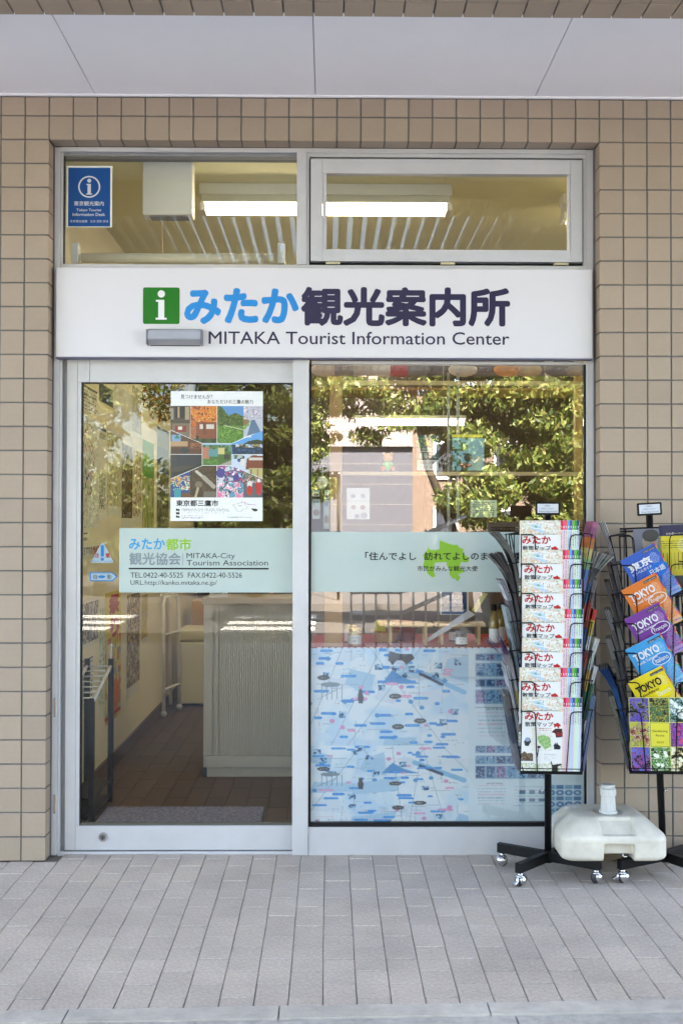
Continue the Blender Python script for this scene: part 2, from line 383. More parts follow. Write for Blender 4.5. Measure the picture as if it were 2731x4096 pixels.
# ================================================================ pavement
pav = root_struct('pavement')
def kerb_y(x): return -1.461+.0335*x
box('mortar_bed', mat('mortar_dark', (.20, .175, .155), .95, var=.2, scale=200), pav, -1.6, 4.1, -1.45, .30, -.12, -.0065)
def inframe(x, y):
    v = Vector((x-CX, y-CY, -CZ)); dz = v.dot(cF); px = 1365.5+FPX*v.dot(cR)/dz; py = 2048-FPX*v.dot(cU)/dz
    return -90 < px < 2820 and py < 4200
pm = MB().box(.0010, .0990, -.1970, -.0030, -.06, 0, bev=.0022, seg=2).mesh('paver'); pm.materials.append(M_PAVER)
pstuff = MB(); npv = 0; cells = []
for i in range(-15, 30):
    x = .054+.1*i; off = -.0675 if i % 2 == 1 else -.1675
    if i % 2: off = -.0675
    for k in range(-3, 9):
        y1 = off-.2*k; y0 = y1-.2
        top = .135 if -.02 < x < 2.32 else -.004
        if not (x > -.1 and x < 2.3): top = -.004
        ye = min(y1, top); kb0, kb1 = kerb_y(x)+.004, kerb_y(x+.1)+.004
        if ye-y0 <= .012 and ye < y1: continue
        if ye < kb0+.02: continue
        cut = y0 < max(kb0, kb1) or ye < y1
        y0c = y0
        vis = inframe(x+.05, max(y0, kb0))
        dz = rnd.uniform(-.0012, .0012)
        if not vis or npv >= 298:
            pstuff.box(x+.0016, x+.0984, max(y0, max(kb0, kb1))+.001, ye-.001, -.06, dz); continue
        npv += 1
        if not cut:
            o = bpy.data.objects.new('paver', pm); COL.objects.link(o); o.parent = pav; o.location = (x, y1, dz)
            o.rotation_euler = (rnd.uniform(-.004, .004), rnd.uniform(-.004, .004), rnd.uniform(-.003, .003))
        else:
            p = MB(); a0, a1 = max(y0+.0016, kb0), max(y0+.0016, kb1)
            p.prism([(.0016, a0), (.0984, a1), (.0984, ye-.0018), (.0016, ye-.0018)], -.06, 0, YZ)
            bmesh.ops.bevel(p.bm, geom=[e for e in p.bm.edges if all(v.co.z > -.01 for v in e.verts)], offset=.0024, segments=1, affect='EDGES')
            p.obj('paver', M_PAVER, pav, loc=(x, 0, dz))
tag(pstuff.obj('paver', M_PAVER, pav), kind='stuff')
print('pavers', npv)
def strip_stone(name, x0, x1, w0, w1, z, m_, parent, rough=.002):
    b = MB(); pts = []
    b.prism([(x0+.002, kerb_y(x0)-w1), (x1-.002, kerb_y(x1)-w1), (x1-.002, kerb_y(x1)-w0), (x0+.002, kerb_y(x0)-w0)], z-.12, z, YZ)
    bmesh.ops.subdivide_edges(b.bm, edges=[e for e in b.bm.edges if abs(e.verts[0].co.x-e.verts[1].co.x) > .3], cuts=30)
    for v in b.bm.verts:
        n = math.sin(v.co.x*31)*.6+math.sin(v.co.x*77+v.co.y*50)*.5+rnd.uniform(-1, 1)*.6
        v.co.y += n*rough; v.co.z += rnd.uniform(-1, 1)*rough*.4
    return b.obj(name, m_, parent)
xk = -1.37
while xk < 3.9:
    strip_stone('kerbstone', xk, xk+.60, .003, .082, .002, M_KERB, pav); xk += .60
gut = root_struct('gutter'); xk = -1.0
while xk < 3.6:
    strip_stone('gutter_slab', xk, xk+.90, 0.086, .50, -.003, mat('gutter_concrete', (.48, .44, .40), .9, var=.25, scale=30, bump=.8, bscale=260, stain=.25), gut); xk += .90
fc = box('forecourt', mat('forecourt_concrete', (.60, .57, .54), .9, var=.12, scale=40, bump=.3), None, -14, 18, -8.9, -1.85, -.3, -.012); tag(fc, kind='structure')

# ================================================================ shop front (aluminium)
sf = thing('shop_front', 'silver aluminium shop front frame set in the beige tiled opening', 'shop front', (1.15, .1, 0))
def fr(name, *a, m_=None, bev=.0015, p=None):
    x0, x1, y0, y1, z0, z1 = a
    o = MB().box(x0-1.15, x1-1.15, y0-.1, y1-.1, z0, z1, bev=bev).obj(name, m_ or M_ALU, p or sf); return o
FY = .085
fr('sealant', -.0, .0035, .074, .12, 0, 3.0, m_=M_SEAL, bev=0); fr('sealant', 2.2945, 2.3, .074, .12, 0, 3.0, m_=M_SEAL, bev=0)
fr('jamb', .0036, .026, FY, .16, 0, 2.9975); fr('jamb_lip', .0262, .0355, FY+.012, .15, .012, 2.98)
fr('jamb', 2.2635, 2.294, FY, .16, 0, 2.9975)
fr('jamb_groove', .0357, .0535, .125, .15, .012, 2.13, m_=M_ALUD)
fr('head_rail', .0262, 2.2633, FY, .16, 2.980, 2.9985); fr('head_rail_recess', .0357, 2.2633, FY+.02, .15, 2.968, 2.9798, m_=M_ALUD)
fr('mullion', 1.0305, 1.0713, FY-.004, .15, 2.50, 2.9795)
fr('transom', .0357, 2.2633, FY, .15, 2.482, 2.4995); fr('transom', .0357, 2.2633, FY+.008, .15, 2.13, 2.1495)
fr('pillar', 1.0165, 1.0835, FY-.008, .16, 0, 2.1295)
fr('kick_panel', 1.0845, 2.2630, FY-.001, .14, -.002, .1165, m_=M_ALU)
fr('gasket', 1.0845, 2.2630, FY+.006, .13, .1168, .134, m_=M_GASKET); fr('gasket', 1.0845, 1.094, FY+.010, .13, .1342, 2.08, m_=M_GASKET)
fr('gasket', 2.2555, 2.2630, FY+.010, .13, .1342, 2.08, m_=M_GASKET)
fr('glazing_bead', 1.0945, 2.2550, FY+.01, .13, 2.078, 2.0915)
fr('window_pane', 1.0942, 2.2553, .105, .111, .1345, 2.0778, m_=DISPLAY_GLASS, bev=0)
fr('window_pane', .0400, 1.0300, .112, .118, 2.500, 2.9675, m_=GLASS, bev=0)
fr('gasket', .0358, .0398, FY+.022, .13, 2.50, 2.9675, m_=M_GASKET)
fr('door_sill', .0262, 1.0160, .10, .26, -.02, .010)
for zc in (.62, .215):
    p = fr('latch_plate', .0125, .0215, FY-.0025, FY+.001, zc-.04, zc+.04, m_=M_CHROME, bev=.001); fr('latch_slot', .0150, .0190, FY-.0034, FY-.0015, zc-.032, zc+.032, m_=mat('brass_dull', (.4, .26, .16), .5), bev=0)
# awning window
aw = fr('awning_outer', 1.0714, 1.0835, FY+.004, .15, 2.5, 2.9795)
fr('awning_outer', 1.0836, 2.2633, FY+.004, .15, 2.9625, 2.9795); fr('awning_outer', 2.2520, 2.2633, FY+.004, .15, 2.5, 2.9624)
for g4 in ((1.0836, 1.120, 2.502, 2.962), (2.215, 2.2519, 2.502, 2.962), (1.1201, 2.2149, 2.93, 2.962), (1.1201, 2.2149, 2.502, 2.54)): fr('gasket', g4[0], g4[1], FY+.028, .14, g4[2], g4[3], m_=M_GASKET, bev=0)
S0, S1, T0, T1 = 1.0895, 2.2465, 2.5145, 2.9525
G0, G1, H0, H1 = 1.1570, 2.1860, 2.5650, 2.8900
sash = [fr('sash_rail', S0+.0505, S1-.0505, FY-.006, .118, H1, T1, bev=.0012), fr('sash_rail', S0+.0505, S1-.0505, FY-.006, .118, T0, H0, bev=.0012),
        fr('sash_stile', S0, S0+.050, FY-.006, .118, T0, T1, bev=.0012), fr('sash_stile', S1-.050, S1, FY-.006, .118, T0, T1, bev=.0012)]
fr('sash_bead', S0+.0505, G0, FY-.002, .116, H0, H1); fr('sash_bead', G1, S1-.0505, FY-.002, .116, H0, H1)
fr('window_pane', G0, G1, .100, .106, H0, H1, m_=GLASS, bev=0)
for x in (1.154, 1.642, 2.126): fr('hinge', x, x+.061, FY-.004, .10, 2.5025, 2.5125, m_=mat('brass_pale', (.55, .48, .3), .35, metal=.6), bev=0)
# the grout bed behind the gaskets must not show the room: nothing behind is needed

# sliding door
dr = thing('sliding_door', 'white aluminium framed automatic sliding glass door below the sign', 'door', (.55, .11, 0))
def dp(name, x0, x1, y0, y1, z0, z1, m_=M_ALU, bev=.0015, parent=None): return MB().box(x0-.55, x1-.55, y0-.11, y1-.11, z0, z1, bev=bev).obj(name, m_, parent or dr)
dp('stile', .054, .0985, .11, .145, .014, 2.128); dp('stile_inner', .0990, .1150, .1105, .145, .1175, 1.999); 
dp('bottom_rail', .0990, 1.045, .1105, .145, .014, .1170); dp('top_rail', .0990, .1500, .1105, .145, 1.9995, 2.128); dp('top_rail', .1512, 1.045, .1105, .145, 1.9995, 2.128)
dp('glazing_seal', .1152, .1195, .113, .14, .1175, 1.999, M_GASKET, 0); dp('glazing_seal', .1196, 1.045, .113, .14, .1175, .1260, mat('seal_brown', (.09, .085, .07), .6, var=0), 0); dp('glazing_seal', .1196, 1.045, .113, .14, 1.9955, 1.9990, M_GASKET, 0)
dp('door_pane', .1196, 1.045, .124, .130, .1262, 1.9953, GLASS, 0)
lx, lz = W(413, 3348, .108)
lk = MB().cyl((lx-.55, .001, lz), (lx-.55, -.007, lz), .0195, .0185, 28).obj('lock', M_CHROME, dr)
MB().cyl((lx-.55, -.0072, lz), (lx-.55, -.009, lz), .012, n=20).obj('lock_core', mat('steel_dark', (.2, .2, .2), .3, metal=.8), lk)
MB().box(lx-.5515, lx-.5485, -.0097, -.0085, lz-.005, lz+.005).obj('keyhole', M_GASKET, lk)

# ================================================================ main sign board
sg = thing('sign_board', 'wide white name board with blue and navy Japanese lettering above the door', 'sign', (1.15, .045, 2.098))
def toL(x, z): return x-1.15, z-2.098
MB().box(-1.129, 1.131, 0, .038, 0, .378, bev=.003).obj('board', M_SIGNW, sg)
box('bottom_channel', mat('channel_dark', (.10, .10, .16), .5, var=0), sg, -1.129, 1.131, .003, .039, -.006, -.0005)
inkN = mat('ink_navy_gloss', lin((38, 32, 66)), .3, var=.05, scale=4, coat=.05, spec=.35); inkB = mat('ink_blue_gloss', tuple(v*.78 for v in lin((0, 150, 230))), .3, var=.04, scale=4, coat=.05, spec=.35)
inkG = mat('ink_green_gloss', lin((6, 112, 20)), .35, var=.03, spec=.3)
def bb_(x0, y0, x1, y1, Y=.045):
    a, c = W(x0, (y0+y1)/2, Y)[0], W(x1, (y0+y1)/2, Y)[0]; t, b = W((x0+x1)/2, y0, Y)[1], W((x0+x1)/2, y1, Y)[1]
    return a, c, b, t
def L(s, x0, y0, x1, y1, ox, oz, Y, bold=0, mi=0):
    a, c, b, t = bb_(x0, y0, x1, y1, Y); return (s, a-ox, c-ox, b-oz, t-oz, bold, mi)
lettering(sg, [L('みたか', 737, 1152, 1196, 1298, 1.15, 2.098, .045, .044, 0), L('観光案内所', 1203, 1148, 2039, 1306, 1.15, 2.098, .045, .036, 1),
               L('MITAKA Tourist Information Center', 835, 1327, 2036, 1378, 1.15, 2.098, .045, .006, 1)], [inkB, inkN], y=-.0004)
a, c, b, t = bb_(573, 1150, 719, 1296); 
def round_rect(x0, x1, z0, z1, r, n=6):
    P_ = []
    for cx_, cz_, a0 in ((x1-r, z1-r, 0), (x0+r, z1-r, 90), (x0+r, z0+r, 180), (x1-r, z0+r, 270)):
        for k in range(n+1): an = R(a0+90*k/n); P_.append((cx_+r*math.cos(an), cz_+r*math.sin(an)))
    return P_
MB().prism(round_rect(a-1.15, c-1.15, b-2.098, t-2.098, .008), -.0012, -.0002).obj('icon_plate', inkG, sg)
def letter_i(parent, cx_, cz_, h, m_, y):
    w = h; g_ = MB(); g_.cyl((cx_-.0*w, y-.0008, cz_+.36*h), (cx_, y, cz_+.36*h), .115*h, n=24)
    g_.prism([(cx_-.17*h, cz_+.17*h), (cx_+.095*h, cz_+.17*h), (cx_+.095*h, cz_-.40*h), (cx_+.175*h, cz_-.40*h), (cx_+.175*h, cz_-.46*h), (cx_-.175*h, cz_-.46*h), (cx_-.175*h, cz_-.40*h), (cx_-.095*h, cz_-.40*h), (cx_-.095*h, cz_+.11*h), (cx_-.17*h, cz_+.11*h)], y-.0008, y)
    return g_.obj('letter_i', m_, parent)
letter_i(sg, (a+c)/2-1.15, (b+t)/2-2.098+.002, (t-b)*.86, M_PAPER, -.0016)
# door sensor housing
a, c, b, t = bb_(586, 1316, 812, 1380, .02)
sn = thing('door_sensor', 'small grey motion sensor box mounted on the white sign under the green icon', 'sensor', ((a+c)/2, .045, (b+t)/2)); w2, h2 = (c-a)/2, (t-b)/2
g_ = MB(); prof = [(-.046, -h2*.35), (-.040, h2*.75), (-.030, h2), (0, h2), (0, -h2), (-.012, -h2)]
g_.prism([(p[0], p[1]) for p in prof], -w2*.93, w2*.93, Matrix(((0, 1, 0, 0), (1, 0, 0, 0), (0, 0, 1, 0), (0, 0, 0, 1)))); bmesh.ops.bevel(g_.bm, geom=list(g_.bm.edges), offset=.002, segments=2, affect='EDGES')
g_.obj('cover', mat('sensor_silver', (.42, .42, .45), .35, metal=.4, var=.05), sn)
g_ = MB(); g_.box(-w2*.9, w2*.9, -.0432, -.0418, -h2*.02, h2*.02); g_.obj('seam', M_ALUD, sn)
g_ = MB(); g_.prism([(-.041, -h2*.38), (-.010, -h2*1.02), (0, -h2*1.02), (0, -h2*.5)], -w2*.88, w2*.88, Matrix(((0, 1, 0, 0), (1, 0, 0, 0), (0, 0, 1, 0), (0, 0, 0, 1)))); g_.obj('lens', mat('lens_black', (.01, .01, .012), .1, var=0), sn)
for sx in (-1, 1): MB().box(sx*w2*.965-.003, sx*w2*.965+.003, -.044, .0, -h2*1.0, h2*.9, bev=.002).obj('end_cap', mat('cap_grey', (.18, .18, .2), .4, var=0), sn)

# ================================================================ stickers, film and poster on the glass
def sticker_text(root, items, mats, ox, oz, Y, y=-.0006):
    return lettering(root, [L(s_, x0, y0, x1, y1, ox, oz, Y, bd, mi) for s_, x0, y0, x1, y1, bd, mi in items], mats, y=y)
def film_mat():
    m_ = mat('frosted_film', tuple(v*.82 for v in lin((200, 217, 212))), .32, var=.03, scale=6, coat=.3); b = m_.node_tree.nodes['Principled BSDF']
    b.inputs['Alpha'].default_value = .86; return m_
FILM = film_mat()
a, c, b, t = bb_(478, 2113, 1172, 2370, .123)
fl = thing('frosted_band', 'frosted film band on the sliding door with association name, phone and web address', 'window film', (a, .1235, b), group='frosted bands across the glass')
box('film', FILM, fl, 0, c-a+.02, -.0006, 0, 0, t-b)
K = ink('black', (24, 24, 28)); GR = ink('grey', (138, 150, 156)); BL = ink('sky_blue', (30, 165, 222)); LG = ink('lime', (150, 205, 40)); DK = ink('dark_grey', (52, 54, 58))
sticker_text(fl, [('みたか', 517, 2153, 661, 2199, .022, 0), ('都市', 664, 2153, 766, 2201, .024, 1), ('観光協会', 518, 2210, 724, 2260, .022, 2),
                  ('MITAKA-City', 747, 2212, 940, 2240, -.004, 3), ('Tourism Association', 747, 2240, 1072, 2262, -.004, 3),
                  ('TEL.0422-40-5525  FAX.0422-40-5526', 523, 2290, 968, 2311, .0, 4), ('URL.http://kanko.mitaka.ne.jp/', 523, 2321, 868, 2345, .0, 4)], [BL, LG, GR, DK, K], a, b, .123, -.0008)
a2, c2, b2, t2 = bb_(516, 2271.5, 1075, 2277.5, .123); box('rule', K, fl, a2-a, c2-a, -.0016, -.0010, b2-b, t2-b)
a2, c2, b2, t2 = bb_(731, 2213, 733, 2262, .123); box('rule', GR, fl, a2-a, c2-a, -.0016, -.0010, b2-b, t2-b)
a, c, b, t = bb_(1236, 2128, 2341, 2368, .104)
f2 = thing('frosted_band', 'frosted film band on the display window with a green town map and slogan', 'window film', (a, .1045, b), group='frosted bands across the glass')
box('film', FILM, f2, 0, c-a, -.0006, 0, 0, t-b)
def mapshape(pts, ox=1200, oy=2100, s_=.574): return [(W(ox+x*s_, oy+y*s_, .104)[0]-a, W(ox+x*s_, oy+y*s_, .104)[1]-b) for x, y in pts]
town = [(970, 105), (1035, 130), (1075, 140), (1092, 135), (1110, 160), (1135, 165), (1130, 200), (1172, 225), (1175, 255), (1150, 262), (1120, 255), (1110, 290), (1145, 330), (1120, 335), (1100, 345), (1108, 358), (1118, 360), (1095, 394), (1082, 378), (1060, 370), (1040, 345), (1038, 300), (1022, 285), (1020, 258), (940, 262), (930, 290), (933, 335), (942, 358), (920, 366), (900, 350), (885, 335), (885, 300), (855, 290), (865, 245), (855, 210), (870, 195), (885, 175), (893, 152), (902, 172), (940, 175), (970, 168)]
MB().prism(mapshape(town), -.0012, -.0007).obj('town_map_shape', ink('lime_map', (150, 205, 60)), f2)
sticker_text(f2, [('「住んでよし', 1460, 2208, 1664, 2241, .016, 0), ('訪れてよしのまち', 1696, 2208, 1985, 2241, .016, 0), ('三鷹」', 2026, 2208, 2100, 2241, .016, 0), ('市民がみんな観光大使', 1668, 2263, 1909, 2285, .010, 0)], [K], a, b, .104, -.0014)
# caution triangle and automatic-door arrow
a, c, b, t = bb_(366, 2169, 455, 2251, .123)
ct = thing('caution_sticker', 'triangular pale caution sticker with blue exclamation mark on the door glass', 'sticker', (a, .1235, b)); w_, h_ = c-a, t-b
PB = ink('pale_blue', (176, 196, 205)); CB = ink('cyan_blue', (20, 130, 200)); RD = ink('red', (190, 30, 34))
MB().prism([(0, .04*h_), (.04*w_, 0), (.96*w_, 0), (w_, .04*h_), (.54*w_, .98*h_), (.46*w_, .98*h_)], -.0006, 0).obj('sheet', PB, ct)
MB().prism(round_rect(.43*w_, .57*w_, .30*h_, .86*h_, .005), -.0012, -.0007).cyl((.5*w_, -.0012, .17*h_), (.5*w_, -.0007, .17*h_), .075*w_, n=16).obj('exclamation_mark', CB, ct)
lettering(ct, [('注', .15*w_, .36*w_, .25*h_, .48*h_, .02, 0), ('意', .64*w_, .85*w_, .25*h_, .48*h_, .02, 0), ('駆け込まない', .02*w_, .38*w_, .04*h_, .12*h_, .0, 1), ('立ち止まらない', .60*w_, .98*w_, .04*h_, .12*h_, .0, 1)], [RD, CB], y=-.0008)
a, c, b, t = bb_(360, 2289, 471, 2325, .123)
ar = thing('arrow_sticker', 'pale arrow sticker outlined in blue pointing right on the door glass', 'sticker', (a, .1235, b)); w_, h_ = c-a, t-b
MB().prism([(0, 0), (.82*w_, 0), (w_, .5*h_), (.82*w_, h_), (0, h_)], -.0005, 0).obj('border', CB, ar)
MB().prism([(.04*w_, .11*h_), (.80*w_, .11*h_), (.95*w_, .5*h_), (.80*w_, .89*h_), (.04*w_, .89*h_)], -.0010, -.0006).obj('sheet', PB, ar)
g_ = MB(); g_.prism([(.43*w_+.13*w_*math.cos(R(k*20)), .5*h_+.17*h_*math.sin(R(k*20))) for k in range(18)], -.0015, -.0011).obj('badge', CB, ar)
lettering(ar, [('自', .14*w_, .27*w_, .24*h_, .74*h_, .0, 0), ('動', .63*w_, .78*w_, .24*h_, .74*h_, .0, 0)], [K], y=-.0012)
# blue information sticker, used twice
def info_sticker(x0, y0, x1, y1, Y, label, crop=0):
    a, c, b, t = bb_(x0, y0, x1, y1, Y); w_, h_ = c-a, t-b
    r_ = thing('information_poster', label, 'poster', (a, Y, b), group='blue tourist information posters')
    box('sheet', mat('info_blue', tuple(v*.72 for v in lin((0, 84, 158))), .4, var=.04, scale=5, coat=.03, spec=.3), r_, 0, w_, -.0008, 0, 0, h_)
    box('clear_margin', mat('clear_margin', (.75, .76, .7), .3, var=0), r_, -.006, w_+.008, -.0002, .0006, -.003, h_+.008)
    WH = ink('white', (226, 230, 235)); cz_ = h_*.674; rr = w_*.262
    bm = MB(); n = 40
    for k in range(n):
        a0, a1 = 2*math.pi*k/n, 2*math.pi*(k+1)/n
        q = lambda rad, an: (w_/2+rad*math.cos(an), -.0014, cz_+rad*math.sin(an))
        bm.quad(q(rr, a0), q(rr, a1), q(rr*.87, a1), q(rr*.87, a0))
    bm.obj('ring', WH, r_); letter_i(r_, w_/2, cz_, rr*1.55, WH, -.0012)
    lettering(r_, [('東京観光案内', .14*w_, .85*w_, .350*h_, .430*h_, .012, 0), ('Tokyo Tourist', .20*w_, .79*w_, .245*h_, .302*h_, .012, 0), ('Information Desk', .11*w_, .88*w_, .177*h_, .230*h_, .012, 0),
                   ('东京观光指南', .05*w_, .46*w_, .066*h_, .110*h_, .004, 0), ('도쿄 관광 안내', .53*w_, .95*w_, .066*h_, .110*h_, .004, 0)], [WH], y=-.0012)
    return r_
info_sticker(274, 671, 442, 906, .1115, 'blue tourist information poster with ringed letter i in the upper left window')
# ================================================================ poster on the sliding door
a, c, b, t = bb_(683, 1565, 1051, 2084, .122)
pw, ph = c-a, t-b
po = thing('town_poster', 'white poster with twelve photographs taped to the sliding door glass', 'poster', (a, .1228, b))
NX, NZ = 200, 282
P = Print(pw, ph, NX, NZ, (250, 250, 250))
def pu(pts): return [(x/640, y/904) for x, y in pts]
def photo(pts, base): k = P.inside(pu(pts)); P.a[k] = base; return k
yy = P.v; xx = P.u
def mix(k, cols, p, seed, big=2):
    r0 = P.a.copy(); P.soft(k, cols+[tuple(P.a[k].mean(0))] if p < .8 and k.any() else cols, 3.5+big*1.3, seed)
def sub(k, x0, y0, x1, y1): return k & (xx > x0/640) & (xx < x1/640) & (yy > y0/904) & (yy < y1/904)
def setc(k, c_): P.a[k] = c_
k = photo([(0, 102), (134, 102), (134, 328), (0, 270)], (74, 58, 46)); setc(sub(k, 30, 105, 95, 190), (18, 16, 20)); setc(sub(k, 47, 110, 62, 185), (190, 150, 110)); setc(sub(k, 100, 110, 128, 200), (170, 150, 120)); setc(sub(k, 0, 120, 20, 200), (150, 145, 135)); setc(sub(k, 10, 225, 134, 330), (120, 105, 85)); setc(sub(k, 30, 240, 110, 285), (140, 30, 24)); setc(sub(k, 50, 248, 80, 270), (230, 225, 215))
k = photo([(136, 102), (320, 102), (320, 363), (222, 363), (136, 330)], (214, 196, 180)); setc(sub(k, 150, 205, 320, 363), (140, 74, 44)); setc(sub(k, 200, 230, 300, 262), (225, 215, 200)); setc(sub(k, 225, 190, 245, 300), (120, 60, 40)); mix(sub(k, 136, 102, 320, 215), [(226, 110, 30), (238, 150, 40), (200, 70, 24), (245, 190, 90), (150, 60, 30)], .85, 2); mix(sub(k, 136, 200, 175, 330), [(226, 110, 30), (150, 70, 30)], .7, 3); mix(sub(k, 136, 330, 320, 363), [(30, 50, 24), (60, 80, 36)], .8, 4); setc(sub(k, 175, 310, 195, 340), (40, 22, 16))
k = photo([(322, 102), (505, 102), (505, 325), (425, 363), (322, 363)], (92, 150, 208)); P.poly(pu([(322, 102), (350, 105), (400, 170), (450, 150), (505, 175), (505, 260), (322, 260)]), (58, 84, 30)); mix(sub(k, 322, 110, 505, 255) & (P.a[:, :, 0] < 70), [(80, 112, 36), (30, 50, 20), (110, 130, 50)], .6, 5); setc(sub(k, 322, 245, 505, 363), (92, 150, 50)); mix(sub(k, 322, 240, 505, 363), [(70, 120, 40), (130, 180, 70), (60, 90, 40)], .5, 6); P.line(370/640, 238/904, 505/640, 268/904, .0030, (215, 205, 180))
k = photo([(507, 102), (640, 102), (640, 270), (507, 322)], (196, 200, 214)); mix(sub(k, 507, 110, 640, 190), [(235, 225, 232), (150, 140, 150), (215, 205, 220)], .75, 7); P.poly(pu([(560, 200), (585, 200), (625, 282), (530, 312)]), (92, 120, 150)); setc(sub(k, 507, 195, 545, 240), (150, 110, 80)); P.poly(pu([(507, 250), (550, 205), (556, 206), (520, 262), (507, 268)]), (110, 170, 60))
k = photo([(0, 274), (218, 366), (218, 440), (0, 440)], (92, 50, 32)); setc(sub(k, 5, 305, 70, 360), (120, 160, 200)); setc(sub(k, 0, 350, 120, 385), (190, 150, 110)); P.poly(pu([(24, 330), (44, 302), (66, 330)]), (20, 120, 80)); setc(sub(k, 130, 360, 215, 400), (130, 66, 40)); mix(sub(k, 130, 360, 215, 395), [(60, 30, 20), (180, 110, 70)], .4, 8); P.ell(95/640, 415/904, 35/640, 20/904, (30, 36, 44)); setc(sub(k, 0, 395, 60, 440), (70, 30, 20))
k = photo([(220, 366), (422, 366), (422, 517), (220, 517)], (70, 110, 50)); setc(sub(k, 220, 366, 422, 395), (150, 190, 220)); mix(sub(k, 220, 375, 422, 420), [(50, 84, 36), (84, 120, 50)], .7, 9); setc(sub(k, 225, 392, 270, 470), (196, 120, 90)); setc(sub(k, 262, 405, 330, 455), (90, 150, 150)); setc(sub(k, 330, 395, 375, 440), (214, 200, 130)); setc(sub(k, 370, 440, 410, 475), (60, 56, 50)); P.poly(pu([(330, 517), (422, 480), (422, 517)]), (170, 165, 150)); mix(sub(k, 220, 470, 330, 517), [(60, 120, 40), (100, 150, 60)], .7, 10)
k = photo([(424, 366), (640, 272), (640, 440), (424, 440)], (96, 168, 228)); P.poly(pu([(500, 372), (540, 348), (600, 335), (640, 345), (640, 385), (424, 385), (424, 372)]), (40, 56, 30)); setc(sub(k, 424, 384, 640, 440), (24, 52, 80)); mix(sub(k, 450, 368, 640, 392), [(230, 235, 240), (60, 120, 190), (210, 170, 60)], .55, 11); setc(sub(k, 500, 300, 560, 320), (225, 232, 240)); mix(sub(k, 424, 396, 640, 440), [(40, 90, 140), (20, 40, 60)], .4, 12)
k = photo([(0, 442), (218, 442), (218, 518), (0, 610)], (34, 36, 52)); setc(sub(k, 0, 520, 218, 610), (60, 50, 44)); P.poly(pu([(0, 560), (60, 560), (110, 548), (218, 500), (218, 518), (0, 610)]), (10, 12, 12)); mix(sub(k, 0, 442, 60, 530), [(14, 16, 20), (40, 42, 56)], .5, 13)
k = photo([(424, 442), (640, 442), (640, 608), (424, 520)], (206, 220, 236)); P.poly(pu([(530, 470), (570, 445), (640, 450), (640, 545), (520, 545)]), (130, 60, 40)); setc(sub(k, 545, 462, 640, 480), (220, 210, 200)); setc(sub(k, 545, 535, 640, 608), (190, 180, 120)); P.ell(500/640, 490/904, 14/640, 34/904, (232, 226, 214)); P.ell(505/640, 460/904, 9/640, 10/904, (40, 26, 22)); P.ell(475/640, 475/904, 12/640, 18/904, (40, 80, 150)); P.line(560/640, 545/904, 560/640, 580/904, .003, (40, 40, 70)); P.line(605/640, 545/904, 605/640, 590/904, .003, (180, 60, 60)); mix(sub(k, 424, 442, 500, 470), [(60, 84, 50), (160, 180, 150)], .5, 14)
k = photo([(0, 614), (133, 558), (133, 742), (0, 742)], (30, 60, 130)); mix(sub(k, 0, 590, 133, 690), [(230, 170, 50), (40, 90, 170), (180, 90, 40), (240, 240, 220), (60, 150, 120)], .5, 15, 4); setc(sub(k, 25, 678, 75, 742), (30, 150, 160)); setc(sub(k, 80, 710, 133, 742), (110, 60, 30))
k = photo([(136, 556), (220, 520), (320, 520), (320, 742), (136, 742)], (64, 42, 26)); mix(k, [(50, 32, 20), (90, 62, 38)], .4, 16, 3); P.line(180/640, 560/904, 290/640, 650/904, .012, (205, 195, 180)); P.line(230/640, 600/904, 300/640, 665/904, .018, (170, 160, 146)); P.line(175/640, 735/904, 200/640, 640/904, .010, (190, 170, 130)); setc(sub(k, 230, 700, 320, 742), (110, 100, 90)); P.ell(196/640, 650/904, 26/640, 22/904, (120, 106, 88))
k = photo([(322, 520), (424, 520), (505, 555), (505, 742), (322, 742)], (222, 212, 222)); mix(sub(k, 322, 520, 505, 640), [(245, 245, 248), (60, 50, 120), (220, 80, 140), (40, 34, 40), (90, 170, 200)], .7, 17, 5); mix(sub(k, 322, 640, 505, 742), [(228, 130, 170), (240, 160, 190), (250, 250, 250), (60, 50, 60), (90, 160, 190)], .85, 18, 6); P.ell(348/640, 570/904, 30/640, 34/904, (70, 60, 140)); P.ell(455/640, 600/904, 22/640, 24/904, (70, 60, 140))
k = photo([(507, 556), (640, 612), (640, 742), (507, 742)], (90, 96, 104)); mix(sub(k, 507, 560, 640, 640), [(120, 70, 50), (60, 110, 60), (190, 200, 210), (200, 60, 40)], .6, 19, 4); P.ell(550/640, 650/904, 18/640, 26/904, (230, 224, 220)); P.ell(550/640, 690/904, 20/640, 34/904, (206, 40, 34)); P.ell(612/640, 670/904, 22/640, 54/904, (196, 36, 44)); P.ell(612/640, 622/904, 12/640, 14/904, (240, 235, 230))
P.noise(4)
for i, v in enumerate((818, 825, 832, 847, 866, 876, 884)): P.tline(75/640, v/904, (412 if v < 835 else 390 if v < 850 else 230)/640, 4/904, (150, 150, 150), i, .55)
for v in (818, 842, 866): P.poly(pu([(38, v), (65, v+3), (65, v+18), (38, v+15)]), (20, 20, 20))
for q in range(11):
    an = [R(36*q-18), R(36*q+18)]; rr = [1+.25*math.sin(q*2.3), 1+.25*math.sin((q+1)*2.3)]
    if q < 10: P.line((485+44*rr[0]*math.cos(an[0]))/640, (805+30*rr[0]*math.sin(an[0]))/904, (485+44*rr[1]*math.cos(an[1]))/640, (805+30*rr[1]*math.sin(an[1]))/904, .0012, (120, 120, 120))
P.line(425/640, 766/904, 590/640, 766/904, .0014, (225, 140, 60)); P.line(490/640, 766/904, 560/640, 792/904, .0014, (200, 120, 180)); P.line(530/640, 790/904, 590/640, 790/904, .0014, (200, 120, 180)); P.poly(pu([(562, 812), (580, 818), (606, 820), (604, 834), (585, 838), (568, 828)]), (20, 16, 16))
